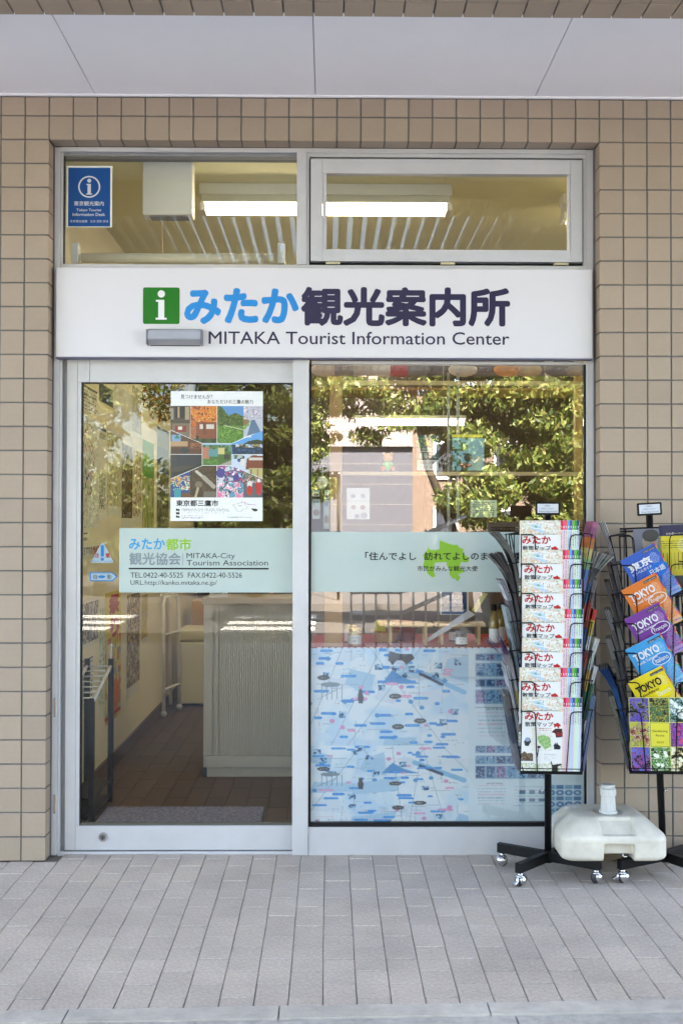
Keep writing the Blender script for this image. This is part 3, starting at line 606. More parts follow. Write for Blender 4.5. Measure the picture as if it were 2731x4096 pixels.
P.obj('sheet', po, P_GLOSS, .0004)
def PL(s_, x0, y0, x1, y1, bd=0, mi=0): return (s_, (x0-668)/640*pw, (x1-668)/640*pw, (1052-y1)/904*ph, (1052-y0)/904*ph, bd, mi)
lettering(po, [PL('見つけませんか？', 736, 172, 957, 202, .006), PL('あなただけの三鷹の魅力', 922, 206, 1240, 236, .006), PL('東京都三鷹市', 707, 906, 1001, 950, .022),
               PL('みたか', 1064, 1021, 1094, 1031, .02, 1), PL('都市', 1095, 1021, 1114, 1031, .02, 2), PL('観光協会', 1115, 1021, 1138, 1031, .01, 3), PL('MITAKA-City Tourism Association', 1142, 1022, 1240, 1030, 0, 3), PL('Mitaka', 1139, 939, 1166, 949, 0, 4)],
          [K, BL, LG, DK, RD], y=-.0004)

# ================================================================ shop interior
IW = mat('inner_wall_cream', lin((214, 204, 176)), .85, var=.04, bump=.5, bscale=160)
ICL = mat('inner_ceiling', lin((216, 211, 172)), .9, var=.03, scale=4)
RX, RY, RZ = 3.9, 6.0, 3.06
iw = root_struct('inner_wall')
box('wall', IW, iw, -.20, -.08, .31, RY, 0, RZ); box('wall', IW, iw, RX, RX+.1, .31, RY, 0, RZ); box('wall', IW, iw, -.2, RX+.1, RY, RY+.1, 0, RZ)
box('return_wall', IW, iw, -.0799, .003, .165, .305, 0, RZ); box('return_wall', IW, iw, 2.298, RX, .165, .305, 0, RZ)
SKB = mat('skirting_brown', lin((74, 52, 44)), .5, var=.1)
box('skirting', SKB, iw, -.0799, -.066, .32, RY, .0, .085)
ic = box('inner_ceiling', ICL, None, -.2, RX+.1, .165, RY+.1, RZ, RZ+.08); tag(ic, kind='structure')
ifl = root_struct('inner_floor'); box('underlay', mat('joint_dark', (.02, .014, .012), .8, var=0), ifl, -.2, RX+.1, .265, RY, -.06, -.004)
M_PLK = mat('brown_floor_plank', lin((66, 40, 30)), .42, var=.16, scale=30, per_obj=.16)
plk = MB().box(.0012, .1038, .0012, .4188, -.05, 0, bev=.0012, seg=1).mesh('plank'); plk.materials.append(M_PLK)
ps = MB()
for i in range(0, 38):
    for j in range(0, 14):
        x, y = -.078+.105*i, .265+.42*j-(.21 if i % 2 else 0)
        if y < .26: y0_ = .0012+.21 
        else: y0_ = .0012
        if i < 12 and y < 4.4 and y >= .26:
            o = bpy.data.objects.new('plank', plk); COL.objects.link(o); o.parent = ifl; o.location = (x, y, 0)
        else: ps.box(x+.0012, x+.1038, max(y+.0012, .267), min(y+.4188, RY), -.05, 0)
tag(ps.obj('plank', M_PLK, ifl), kind='stuff')

# door mat
mt = mat('mat_loops', lin((118, 118, 140)), .95, var=.75, scale=70, bump=1, bscale=240)
dm = thing('door_mat', 'speckled blue grey loop pile mat on the brown floor inside the door', 'mat', (.47, .62, 0))
g_ = MB(); g_.box(-.385, .385, -.26, .265, .0005, .010, bev=.003); g_.obj('pile', mt, dm); MB().box(-.395, .40, -.265, .275, .0002, .004).obj('backing', M_RUBBER, dm)

# counter cabinet with roller shutter doors
cx0, cy0 = .474, 1.595
cab = thing('counter_cabinet', 'grey steel roller shutter counter standing across the shop floor', 'cabinet', (1.3, cy0, 0))
CG = mat('cabinet_grey', lin((186, 184, 178)), .5, var=.03); CG2 = mat('cabinet_front_grey', lin((196, 195, 192)), .55, var=.02)
def cb(name, x0, x1, y0, y1, z0, z1, m_=CG, bev=.002): return MB().box(x0-1.3, x1-1.3, y0-cy0, y1-cy0, z0, z1, bev=bev).obj(name, m_, cab)
cb('carcass', cx0, 2.2, cy0+.012, cy0+.46, .05, .955, CG); cb('top_board', cx0-.01, 2.21, cy0-.01, cy0+.47, .956, .990, mat('cabinet_top', lin((140, 128, 108)), .4, var=.05)); cb('plinth', cx0+.02, 2.2, cy0+.0, cy0+.45, .0, .049, CG)
cb('kick_rail', cx0+.015, 2.19, cy0-.004, cy0+.011, .05, .115, CG2); cb('corner_foot', cx0-.006, cx0+.019, cy0+.0, cy0+.03, .0, .05, mat('foot_navy', (.03, .04, .07), .5, var=0))
cb('stile', cx0, cx0+.05, cy0-.002, cy0+.011, .117, .955, CG); cb('guide_rail', cx0+.062, cx0+.082, cy0-.006, cy0+.011, .117, .93, CG)
g_ = MB()
x = cx0+.088
while x < 2.18: g_.cyl((x+.005-1.3, .004, .118), (x+.005-1.3, .004, .945), .0052, n=8, caps=False); x += .0102
tag(g_.obj('shutter_slat', CG2, cab), kind='stuff')

# shredder, folding frame, boards and hand truck by the left wall
sh = thing('shredder', 'beige office shredder box standing behind the grey counter', 'shredder', (.17, 4.2, 0)); SB = mat('beige_plastic', lin((196, 190, 160)), .5, var=.03)
MB().box(-.16, .25, -.12, .25, .02, .50, bev=.012).obj('bin', SB, sh); MB().box(-.165, .255, -.125, .255, .505, .60, bev=.015).obj('head', mat('beige_plastic_2', lin((206, 200, 168)), .5, var=.03), sh); MB().box(.03, .12, -.128, -.12, .27, .38, bev=.01).obj('grip', M_GASKET, sh); MB().box(-.15, .24, -.11, .24, 0, .02).obj('foot', M_GASKET, sh)
ffm = thing('folding_table', 'white tubular folding table frame leaning against the cream wall', 'folding table', (.0, 3.75, 0), rz=R(78))
g_ = MB()
for o_ in (0, .07): g_.tube([(-.17, o_, .04), (-.16, o_+.01, .82), (-.13, o_+.01, .88), (.13, o_+.01, .88), (.16, o_+.01, .82), (.17, o_, .04)], .014, 8)
g_.tube([(-.165, .0, .2), (.165, .0, .2)], .009, 6); g_.tube([(-.165, .0, .6), (.165, .0, .6)], .009, 6); g_.obj('frame', mat('white_tube', (.7, .7, .66), .35, var=.02), ffm)
for s_ in (-.17, .17): MB().ball((s_, 0, .025), .024).obj('foot', M_PLASTICG, ffm)
MB().box(-.2, .2, .10, .13, .1, .92, bev=.008).obj('top_panel', M_WOODL, ffm)
ht = thing('hand_truck', 'orange tubular hand truck handle rising behind the counter', 'hand truck', (.38, 4.8, 0))
MB().tube([(-.08, 0, .1), (-.08, 0, 1.0), (-.05, 0, 1.06), (0, 0, 1.09), (.25, 0, 1.09), (.3, 0, 1.04), (.32, 0, .1)], .018, 8).obj('handle', mat('orange_paint', (.75, .14, .02), .35, var=0), ht); MB().box(-.1, .34, -.02, .16, .06, .08).obj('toe_plate', M_BLACK, ht)
cd = thing('cardboard_stack', 'brown cardboard box standing behind the beige shredder', 'box', (.12, 4.95, 0)); MB().box(-.12, .35, 0, .3, 0, .76, bev=.004).obj('box', mat('cardboard', lin((170, 120, 50)), .8, var=.08), cd); MB().box(-.12, .35, -.001, .301, .761, .768).obj('tape', M_WOODL, cd)
db = thing('backdrop_shelf', 'dark brown backdrop shelving with folders, raised to darken the back of the shop', 'shelf', (.9, 5.7, 0)); DB = mat('dark_wood', lin((50, 34, 26)), .6, var=.2)  # widened and raised to darken the view through the display glass
MB().box(-.95, 2.95, .02, .28, 0, 2.95).obj('carcass', DB, db)
for q in range(16):
    h_ = rnd.uniform(.22, .3); MB().box(-.86+q*.115, -.80+q*.115, -.02, .01, 1.05+.0, 1.05+h_, bev=.003).obj('folder', mat('folder_%d' % (q % 5), lin([(120, 40, 36), (200, 190, 170), (40, 60, 90), (60, 90, 60), (170, 140, 60)][q % 5]), .6, var=.05), db)
dt = thing('desk', 'grey office desk with a chair behind the counter', 'desk', (2.4, 3.6, 0)); MB().box(-.7, .7, -.35, .35, .70, .73, bev=.004).obj('desk_top', CG2, dt)
for sx in (-.68, .65):
    MB().box(sx, sx+.03, -.33, .33, 0, .699).obj('panel', CG, dt)
# small price card stand on the counter
pc = thing('price_card', 'clear card stand reading 1,000 yen on the counter top', 'card', (.545, 1.66, .9905)); MB().box(-.045, .055, -.003, .0, .001, .055).obj('card', M_PAPER, pc); MB().box(-.05, .06, -.01, .03, 0, .004).obj('foot', M_PLASTICG, pc)
lettering(pc, [('1,000円', -.025, .045, .018, .042, .01, 0)], [K], y=-.004)

# wall posters on the left wall (its face is x = -.08): sheets with depth, top edge and side edges in true size
def wall_sheet(name, label, x0, x1, yt, yb, make, cat='notice', group='notices on the left wall', texts=(), out=.002):
    ya, zt = LW(x0, yt); yb_, _ = LW(x1, yt); zb = LW(x0, yb)[1]
    w_, h_ = yb_-ya, zt-zb
    nx_, nz_ = max(8, min(130, int(w_/.007))), max(8, min(200, int(h_/.0075)))
    p = Print(w_, h_, nx_, nz_, (235, 232, 220)); make(p); p.noise(5, rnd.randint(1, 99))
    r_ = thing(name, label, cat, (-.08+out, ya, zb), rz=R(90), group=group)     # local x runs along +Y, local -y towards the room
    p.obj('sheet', r_, P_MATT, .0006)
    if texts: lettering(r_, [(s_, u0*w_, u1*w_, h_*(1-v1), h_*(1-v0), bd, mi) for s_, u0, v0, u1, v1, bd, mi in texts], [K, RD, ink('navy', (30, 50, 110)), BL], y=-.0005)
    return r_
def m_map(p):
    p.speck(p.u < 2, [(200, 200, 196), (160, 164, 160), (215, 215, 210)], .35, 3)
    k = (abs(p.u-.5) < .28) & (p.v > .06) & (p.v < .72); p.speck(k, [(230, 90, 60), (60, 150, 90), (235, 200, 40), (60, 110, 180), (220, 80, 150), (70, 60, 90), (150, 190, 60)], .22, 5, 2)
    for i in range(9): p.line(rnd.random(), rnd.random(), rnd.random(), rnd.random(), .003, (120, 120, 120))
    p.rect(.0, .995, 1, 1, (90, 90, 90))
def m_text(col=(110, 110, 105), head=(40, 60, 120), n=26, bgc=(232, 228, 212)):
    def f(p):
        p.a[:] = bgc; p.rect(.05, .02, .95, .05, head)
        for i in range(n): p.tline(.08, .08+.9*i/n, .92, .45/n, col, i, .6)
        p.rect(0, .45, 1, .46, head)
    return f
def m_photo(cols, base, big=4, white=.1):
    def f(p):
        p.a[:] = base; p.speck(p.v > white, cols, .9, 11, big); p.speck(p.v > white, cols, .5, 12, 2); p.rect(0, .0, 1, white, (225, 222, 210)); p.rect(0, .9, 1, 1, (222, 220, 205))
    return f
wall_sheet('wall_map', 'tall hand coloured town map on the cream wall just inside the door', 326, 391, 1652, 2111, m_map, 'map', texts=[])
wall_sheet('notice', 'white notice with a dark band at the top of the cream wall near the door', 327, 392, 1532, 1636, m_text(head=(60, 60, 60), n=9))
wall_sheet('notice', 'dark blue sheet hanging high on the cream wall beside a white notice', 397, 452, 1528, 1602, lambda p: (p.a.__setitem__(slice(None), (44, 48, 66)), p.speck(p.u < 2, [(60, 66, 90)], .3, 2)))
wall_sheet('news_sheet', 'newspaper column sheet with blue rules beside the coloured town map', 393, 426, 1700, 2080, m_text(n=60))
wall_sheet('notice', 'pale beige sheet between the newspaper and the photo poster', 430, 484, 1710, 2060, m_photo([(214, 208, 180), (190, 184, 150), (160, 150, 110)], (206, 200, 170), 6, .05))
wall_sheet('notice', 'large blank white sheet high on the cream wall', 457, 528, 1530, 1706, m_photo([(222, 216, 206), (206, 200, 190)], (220, 214, 200), 8, .02))
wall_sheet('notice', 'grey sheet with dark blocks next to the large blank sheet', 530, 566, 1530, 1742, m_photo([(196, 188, 170), (150, 140, 124), (176, 166, 150)], (186, 176, 158), 7, .05))
wall_sheet('photo_poster', 'narrow poster of dark autumn photographs on the cream wall', 487, 531, 1727, 2111, m_photo([(90, 70, 50), (50, 44, 40), (130, 84, 50), (170, 150, 140), (70, 84, 60)], (80, 66, 54), 4, .12), 'poster')
wall_sheet('green_poster', 'green poster with a pale lower half further along the cream wall', 570, 616, 1755, 2110, lambda p: (p.a.__setitem__(slice(None), (176, 180, 110)), p.rect(0, 0, 1, .42, (96, 160, 70)), p.speck(p.v > .42, [(150, 160, 90), (190, 186, 140), (120, 140, 70)], .8, 4, 5)), 'poster')
wall_sheet('blue_poster', 'blue poster above mixed leaflets furthest along the cream wall', 628, 676, 1700, 2110, lambda p: (p.a.__setitem__(slice(None), (110, 106, 90)), p.rect(0, .2, 1, .45, (56, 76, 120)), p.speck(p.v > .45, [(90, 84, 70), (140, 134, 110), (60, 60, 50)], .8, 4, 4)), 'poster')
wall_sheet('map_title', 'small strip reading osusume MAP in blue and red below the town map', 331, 395, 2181, 2228, lambda p: None, texts=[('おすすめ', .02, .12, .55, .88, .01, 2), ('MAP', .58, .12, .97, .88, .02, 1)], out=.004)
wall_sheet('yellow_poster', 'yellow poster with big red lettering low on the cream wall', 421, 484, 2374, 2905, lambda p: (p.a.__setitem__(slice(None), (226, 206, 110)), p.speck(p.v > .35, [(200, 170, 60), (150, 150, 120), (230, 120, 40), (196, 196, 150)], .7, 4, 5), p.ell(.55, .82, .4, .13, (232, 130, 30)), p.rect(0, .94, 1, .97, (190, 60, 40))), 'poster', texts=[('祭', .2, .02, .9, .18, .06, 1), ('り', .3, .20, .9, .36, .06, 1)])
wall_sheet('leaflet_column', 'column of brown and yellow leaflets taped low on the cream wall', 508, 559, 2374, 2800, m_photo([(150, 124, 80), (196, 170, 90), (110, 90, 60), (210, 200, 170), (90, 84, 110)], (150, 130, 90), 5, .02), 'leaflets')
wall_sheet('notice', 'yellow notice with a red foot near the folding table frame', 566, 590, 2374, 2580, m_photo([(206, 186, 90), (170, 150, 100)], (196, 180, 100), 4, .05))
wall_sheet('notice', 'white notices with small tables low beside the entrance glass', 328, 373, 2640, 2850, m_text(n=22, head=(90, 90, 100)))
wall_sheet('notice', 'grey printed notice above the low white notices beside the entrance glass', 328, 392, 2400, 2600, m_photo([(150, 150, 160), (200, 200, 200), (110, 110, 120)], (170, 170, 175), 4, .1))

wall_sheet('notice', 'pale green notice low between the grey notice and the yellow poster', 396, 418, 2400, 2880, m_photo([(200, 214, 190), (150, 170, 150), (230, 232, 220)], (214, 220, 200), 4, .08))
wall_sheet('notice', 'cream notice with small pictures beside the green poster', 534, 566, 1770, 2100, m_photo([(206, 196, 160), (150, 120, 90), (226, 220, 200)], (216, 208, 180), 5, .08))
wall_sheet('notice', 'small white notice above the map title strip on the cream wall', 328, 352, 2118, 2170, m_text(n=5))
# brochure stand inside the door
bs = thing('brochure_stand', 'black steel brochure stand with a slanted wire shelf inside the door', 'stand', (.06, .75, 0))
g_ = MB()
for x_, y_, h_ in ((.0, -.13, .58), (-.11, .28, .72), (.01, .28, .72), (-.11, -.13, .5)): MB().box(x_-.013, x_+.013, y_-.013, y_+.013, 0, h_, bev=.002).obj('post', M_BLACK, bs)
MB().box(-.11, .01, -.12, .28, .02, .035).box(-.11, .01, -.12, .28, .10, .11).obj('bottom_rail', M_BLACK, bs)
g_ = MB()
for q in range(7): g_.tube([(-.10, -.12+q*.065, .58+q*.017), (.01, -.12+q*.065, .58+q*.017)], .004, 5)
for x_ in (-.11, .01): g_.tube([(x_, -.14, .57), (x_, .3, .69)], .008, 6)
g_.obj('wire_shelf', M_PLASTICG, bs)
MB().tube([(.01, .28, .70), (.01, .28, .78)], .006, 6).ball((.01, .28, .785), .009).obj('finial', M_PLASTICG, bs)

# dried flowers
def leaf_cloud(name, parent, mats, centers, n, size, seed, flat=.35, droop=0):
    r = np.random.RandomState(seed); pts = []
    tot = sum(c_[3]*c_[4]*c_[5] for c_ in centers); 
    C_ = []
    for c_ in centers:
        k_ = int(n*c_[3]*c_[4]*c_[5]/tot)+1; d = r.randn(k_, 3); d /= np.linalg.norm(d, axis=1)[:, None]; rad = r.rand(k_, 1)**.45
        C_.append(np.array(c_[:3])+d*rad*np.array(c_[3:6]))
    C_ = np.concatenate(C_); k_ = len(C_)
    a_ = r.randn(k_, 3); a_[:, 2] -= droop; a_ /= np.linalg.norm(a_, axis=1)[:, None]; b_ = np.cross(a_, r.randn(k_, 3)); b_ /= np.linalg.norm(b_, axis=1)[:, None]
    s_ = size*(.6+.8*r.rand(k_, 1)); V_ = np.stack([C_-a_*s_, C_+b_*s_*flat, C_+a_*s_, C_-b_*s_*flat], 1).reshape(-1, 3)
    me = bpy.data.meshes.new(name); me.vertices.add(len(V_)); me.vertices.foreach_set('co', V_.ravel().astype(np.float32)); me.loops.add(len(V_)); me.loops.foreach_set('vertex_index', np.arange(len(V_), dtype=np.int32))
    me.polygons.add(k_); me.polygons.foreach_set('loop_start', np.arange(0, len(V_), 4, dtype=np.int32)); me.update(calc_edges=True)
    mi = r.randint(0, len(mats), k_).astype(np.int32); me.polygons.foreach_set('material_index', mi)
    return link(name, me, mats, parent)
x_, z_ = W(648, 1580, 1.0)
df = thing('dried_flowers', 'bunch of orange brown dried flowers hanging from the ceiling inside the door', 'dried flowers', (x_, 1.0, z_))
leaf_cloud('flowers', df, [mat('dried_orange', lin((170, 84, 20)), .8, var=0), mat('dried_brown', lin((110, 62, 20)), .8, var=0), mat('dried_green', lin((90, 84, 40)), .8, var=0)], [(0, 0, .0, .10, .10, .14), (.02, 0, .06, .12, .1, .08)], 1500, .014, 4)
MB().tube([(0, 0, .1), (0, 0, RZ-z_-.001)], .002, 4).obj('string', M_WOODL, df)

# fluorescent lamps
LAMP = mat('lamp_tube', (1, 1, 1), .5, var=0, emit=((1, .94, .72), 1.15)); FIX = mat('fixture_white', (.72, .72, .64), .4, var=0)
def lamp(x0, y0, label):
    r_ = thing('ceiling_lamp', label, 'ceiling lamp', (x0, y0, RZ), group='fluorescent lamps on the shop ceiling')
    MB().box(-.615, .615, -.05, .05, -.055, -.001, bev=.002).obj('body', FIX, r_)
    g_ = MB(); g_.prism([(-.045, -.056), (.045, -.056), (.075, -.10), (-.075, -.10)], -.605, .605, Matrix(((0, 1, 0, 0), (1, 0, 0, 0), (0, 0, 1, 0), (0, 0, 0, 1)))); g_.obj('reflector', FIX, r_)
    for sy in (-.036, .036): MB().cyl((-.585, sy, -.118), (.585, sy, -.118), .0165, n=12).obj('tube', LAMP, r_)
    for sx in (-1, 1): MB().box(sx*.600-.014, sx*.600+.014, -.06, .06, -.135, -.1005, bev=.002).obj('end_holder', FIX, r_)
    return r_
lx_, lz_ = W(1303, 845, .82)
lamp(lx_, .82, 'lit twin tube ceiling lamp crossing both upper windows'); lamp(.9, 3.0, 'added lit ceiling lamp in the second row over the counter'); lamp(2.6, 3.0, 'added lit ceiling lamp in the second row over the desk'); lamp(1.6, 5.2, 'added lit ceiling lamp near the back wall of the shop'); lamp(2.95, .95, 'added lit ceiling lamp over the right side of the window display')  # all but the first lamp are added to light the room
# white box under the ceiling, roller blind, pipes
a, c, b, t = bb_(571, 640, 769, 858, .42)
ab = thing('ceiling_box', 'white square junction box hanging from the ceiling in the left transom window', 'box', ((a+c)/2, .42, b))
MB().box(-(c-a)/2, (c-a)/2, 0, .10, 0, t-b, bev=.004).obj('case', mat('box_white', lin((236, 234, 224)), .6, var=.02), ab); MB().box(-(c-a)/2+.03, (c-a)/2-.02, .01, .09, -.005, 0).obj('vent', M_ALUD, ab)
a, c, b, t = bb_(300, 1010, 1150, 1054, .24)
rb = thing('roller_blind', 'beige rolled blind tube across the foot of the left transom window', 'blind', (a, .24, b)); MB().cyl((.03, 0, .022), (c-a-.05, 0, .022), .022, n=20).obj('roll', mat('blind_beige', lin((196, 188, 164)), .7, var=.03), rb)
for x_ in (.0, c-a-.03): MB().box(x_-.012, x_+.02, -.02, .03, -.002, .085, bev=.003).obj('bracket', M_PLASTICG, rb)
a, c, b, t = bb_(247, 960, 268, 1054, .16)
pp = thing('ceiling_pipe', 'white pipes with bulbous collars and wire guard in the right transom window corner', 'pipe', (2.28, .9, 2.5)); PW = mat('pipe_white', (.68, .68, .64), .4, var=.02)
def pipe(x_, y_, ztop, zb):
    MB().cyl((x_, y_, zb), (x_, y_, ztop), .024, n=14).obj('pipe', PW, pp); MB().lathe([(.03, 0), (.055, .02), (.062, .045), (.05, .06), (.03, .065)], (x_, y_, ztop-.07), n=20).obj('collar', PW, pp); MB().box(x_-.03, x_+.03, y_-.03, y_+.03, ztop-.22, ztop-.14, bev=.008).obj('valve', PW, pp)
pipe(.13, .0, .43, -.6); pipe(.09, .55, .36, -.4)
g_ = MB()
for q in range(9): g_.tube([(.0+q*.013, .1+q*.05, .05), (.0+q*.013, .1+q*.05, .16+.018*q)], .003, 5)
g_.tube([(.0, .1, .16), (.11, .5, .31)], .004, 5); g_.tube([(.0, .1, .06), (.11, .5, .06)], .004, 5); g_.obj('wire_guard', PW, pp)
# ================================================================ window display
TW = {}
def wbox(name, m_, px0, py0, px1, py1, Y, dep, parent, org, bev=.002):
    a, c, b, t = bb_(px0, py0, px1, py1, Y); return MB().box(a-org[0], c-org[0], Y-org[1], Y+dep-org[1], b-org[2], t-org[2], bev=bev).obj(name, m_, parent)
org = (1.6, .20, 0)
ds = thing('display_stand', 'pine post and rail frame carrying the window display', 'display stand', org)
wbox('post', M_WOOD, 1317, 1505, 1368, 2125, .22, .045, ds, org); wbox('lower_post', M_WOOD, 1297, 2365, 1369, 2700, .19, .045, ds, org)
wbox('rail', M_WOODL, 1369, 1523, 2338, 1541, .26, .03, ds, org); wbox('rail', M_WOODL, 1369, 1887, 2338, 1902, .26, .03, ds, org)
wbox('post', M_WOOD, 2300, 1505, 2340, 2600, .30, .04, ds, org)
g_ = MB()
for x_, z_ in ((1331, 1533), (1356, 1533), (1329, 1893), (1355, 1893)):
    q = W(x_, z_, .219); g_.cyl((q[0]-1.6, .0195, q[1]), (q[0]-1.6, .018, q[1]), .0045, n=10)
g_.obj('screw', M_CHROME, ds)
ST = mat('upright_steel', (.28, .27, .25), .4, metal=.6)
us = thing('shelf_upright', 'pair of slim grey steel uprights standing behind the display glass', 'shelf upright', org)
for x0, x1 in ((1788, 1798), (1825, 1836)): wbox('upright', ST, x0, 1490, x1, 2130, .40, .012, us, org, .001)
shelf = thing('display_shelf', 'low display shelf covered with red cloth behind the window', 'shelf', (1.66, .45, 0))
MB().box(-.56, .60, -.27, .35, .80, .86, bev=.002).obj('board', M_WOODL, shelf); MB().box(-.565, .605, -.274, .34, .8605, .8665, bev=.002).obj('cloth', mat('red_cloth', lin((176, 58, 44)), .9, var=.1, scale=60, bump=.5), shelf)
MB().box(-.55, .59, .2, .34, 0, .799).obj('support', M_WOODL, shelf); g_ = MB()
for q in range(40): g_.box(-.54+q*.028, -.52+q*.028, -.2755, -.2745, .8612, .8655)
tag(g_.obj('lace_edge', M_PAPER, shelf), kind='stuff')
SZ = .8668
bk = thing('window_back_panel', 'low beige partition behind the red cloth display', 'partition', (1.8, .86, 0)); MB().box(-.75, .48, 0, .03, .0, 1.12, bev=.003).obj('panel', mat('panel_taupe', lin((120, 108, 92)), .7, var=.05), bk); MB().box(-.76, .49, -.006, .036, 1.121, 1.135).obj('top_edge', M_ALU, bk)
def low_table(x, y, w_, d_, h_, label):
    r_ = thing('small_table', label, 'small table', (x, y, SZ), group='miniature wooden tables in the window'); MB().box(-w_/2, w_/2, -d_/2, d_/2, h_-.014, h_, bev=.001).obj('table_top', M_WOODL, r_)
    for sx in (-1, 1):
        for sy in (-1, 1): MB().box(sx*(w_/2-.03)-.006, sx*(w_/2-.03)+.006, sy*(d_/2-.012)-.006, sy*(d_/2-.012)+.006, 0, h_-.0145).obj('leg', M_WOODL, r_)
    return r_
x0 = W(1532, 2500, .30)[0]; x1 = W(1725, 2500, .30)[0]; low_table((x0+x1)/2, .30, x1-x0, .12, .094, 'pale wooden miniature table beside the small basket')
x0 = W(1735, 2500, .32)[0]; x1 = W(1935, 2500, .32)[0]; low_table((x0+x1)/2, .32, x1-x0, .12, .094, 'pale wooden miniature table in front of the dark jars')
def jar(px, Y, r_, h_, body, lid, label):
    x_ = W(px, 2560, Y)[0]; j = thing('jar', label, 'jar', (x_, Y, SZ), group='jars in the window display')
    MB().lathe([(r_*.85, 0), (r_, .006), (r_, h_*.72), (r_*.9, h_*.8), (r_*.82, h_*.84)], n=24).obj('body', body, j); MB().lathe([(r_*.92, h_*.84), (r_*.95, h_*.86), (r_*.95, h_*.98), (r_*.9, h_)], n=24).obj('lid', lid, j)
    g_ = MB(); g_.cyl((0, 0, h_*.12), (0, 0, h_*.62), r_*1.02, n=24, caps=False); g_.obj('label', M_PAPER, j)
    lettering(j, [('はちみつ', -r_*.5, r_*.5, h_*.42, h_*.52, 0, 0), ('三鷹', -r_*.4, r_*.1, h_*.22, h_*.34, 0, 0)], [DK], y=-r_*1.03)
gold = mat('gold_lid', (.72, .52, .2), .3, metal=.8, var=0); hon = mat('honey', (.62, .46, .22), .2, var=.1, coat=.4); dkj = mat('dark_jam', (.09, .03, .02), .2, var=.1, coat=.5)
jar(1418, .25, .030, .075, hon, gold, 'honey jar with gold lid beside the pine post'); jar(1403, .36, .028, .078, hon, gold, 'honey jar standing just behind the front honey jar')
jar(1844, .24, .026, .062, dkj, mat('lid_dark', (.1, .09, .08), .4, var=0), 'dark jam jar with white label under the right miniature table'); jar(1818, .42, .026, .07, dkj, gold, 'dark jam jar behind the front jam jar')
def bottle(px, Y, label):
    x_ = W(px, 2500, Y)[0]; j = thing('bottle', label, 'bottle', (x_, Y, SZ), group='bottles in the window display')
    MB().lathe([(.020, 0), (.022, .005), (.022, .095), (.018, .12), (.010, .135), (.009, .155)], n=20).obj('body', mat('amber_oil', (.30, .19, .05), .12, var=.1, coat=.6), j); MB().lathe([(.011, .153), (.013, .156), (.013, .178), (.011, .181)], n=18).obj('cap', M_GASKET, j)
    MB().cyl((0, 0, .015), (0, 0, .075), .0226, n=20, caps=False).obj('label', M_PAPER, j)
bottle(1975, .24, 'amber bottle with black cap left of the brochure rack'); bottle(2002, .34, 'amber bottle further back beside the wire basket')
x_ = W(1545, 2520, .34)[0]; bsk = thing('basket', 'small woven basket holding a yellow packet', 'basket', (x_, .40, SZ)); MB().lathe([(.04, 0), (.045, .004), (.062, .05), (.066, .052), (.06, .046), (.042, .006)], n=28, ribs=1, ribd=.002).obj('weave', mat('wicker', lin((190, 140, 70)), .7, var=.2, scale=60), bsk)
pk = thing('packet', 'yellow packet standing in the small woven basket', 'packet', (x_-.02, .40, SZ+.02)); MB().box(-.03, .02, -.01, .01, 0, .075, bev=.006).obj('bag', mat('yellow_pack', lin((216, 200, 50)), .4, var=.05), pk)
pk = thing('packet', 'red lidded tub behind the miniature tables', 'tub', (x_+.09, .5, SZ)); MB().lathe([(.05, 0), (.055, .06), (.058, .062), (.05, .085), (.0, .09)], n=24).obj('tub', mat('red_tub', lin((170, 50, 40)), .4, var=0), pk)
x_ = W(1520, 2200, .5)[0]
info_sticker(1765, 2280, 1866, 2456, .42, 'blue tourist information poster standing low behind the right miniature table')
# leaning bamboo strip and yellow tag
a, c, b, t = bb_(1690, 2440, 1900, 2565, .26)
ys = thing('paper_strip', 'long pale paper strip leaning across the window display', 'paper strip', (a, .26, b)); MB().prism([(0, 0), (.02, -.004), (c-a, t-b-.02), (c-a-.03, t-b)], -.002, 0).obj('strip', mat('strip_pale', (.62, .6, .62), .5, var=.05), ys)
a, c, b, t = bb_(1885, 2370, 1950, 2450, .22)
yt_ = thing('price_tag', 'tilted yellow name tag in the window display left of the brochure rack', 'tag', (a, .22, b)); MB().prism([(0, .01), (.018, 0), (c-a, t-b-.005), (c-a-.022, t-b)], -.002, 0).obj('card', mat('tag_yellow', lin((226, 206, 120)), .6, var=0), yt_)
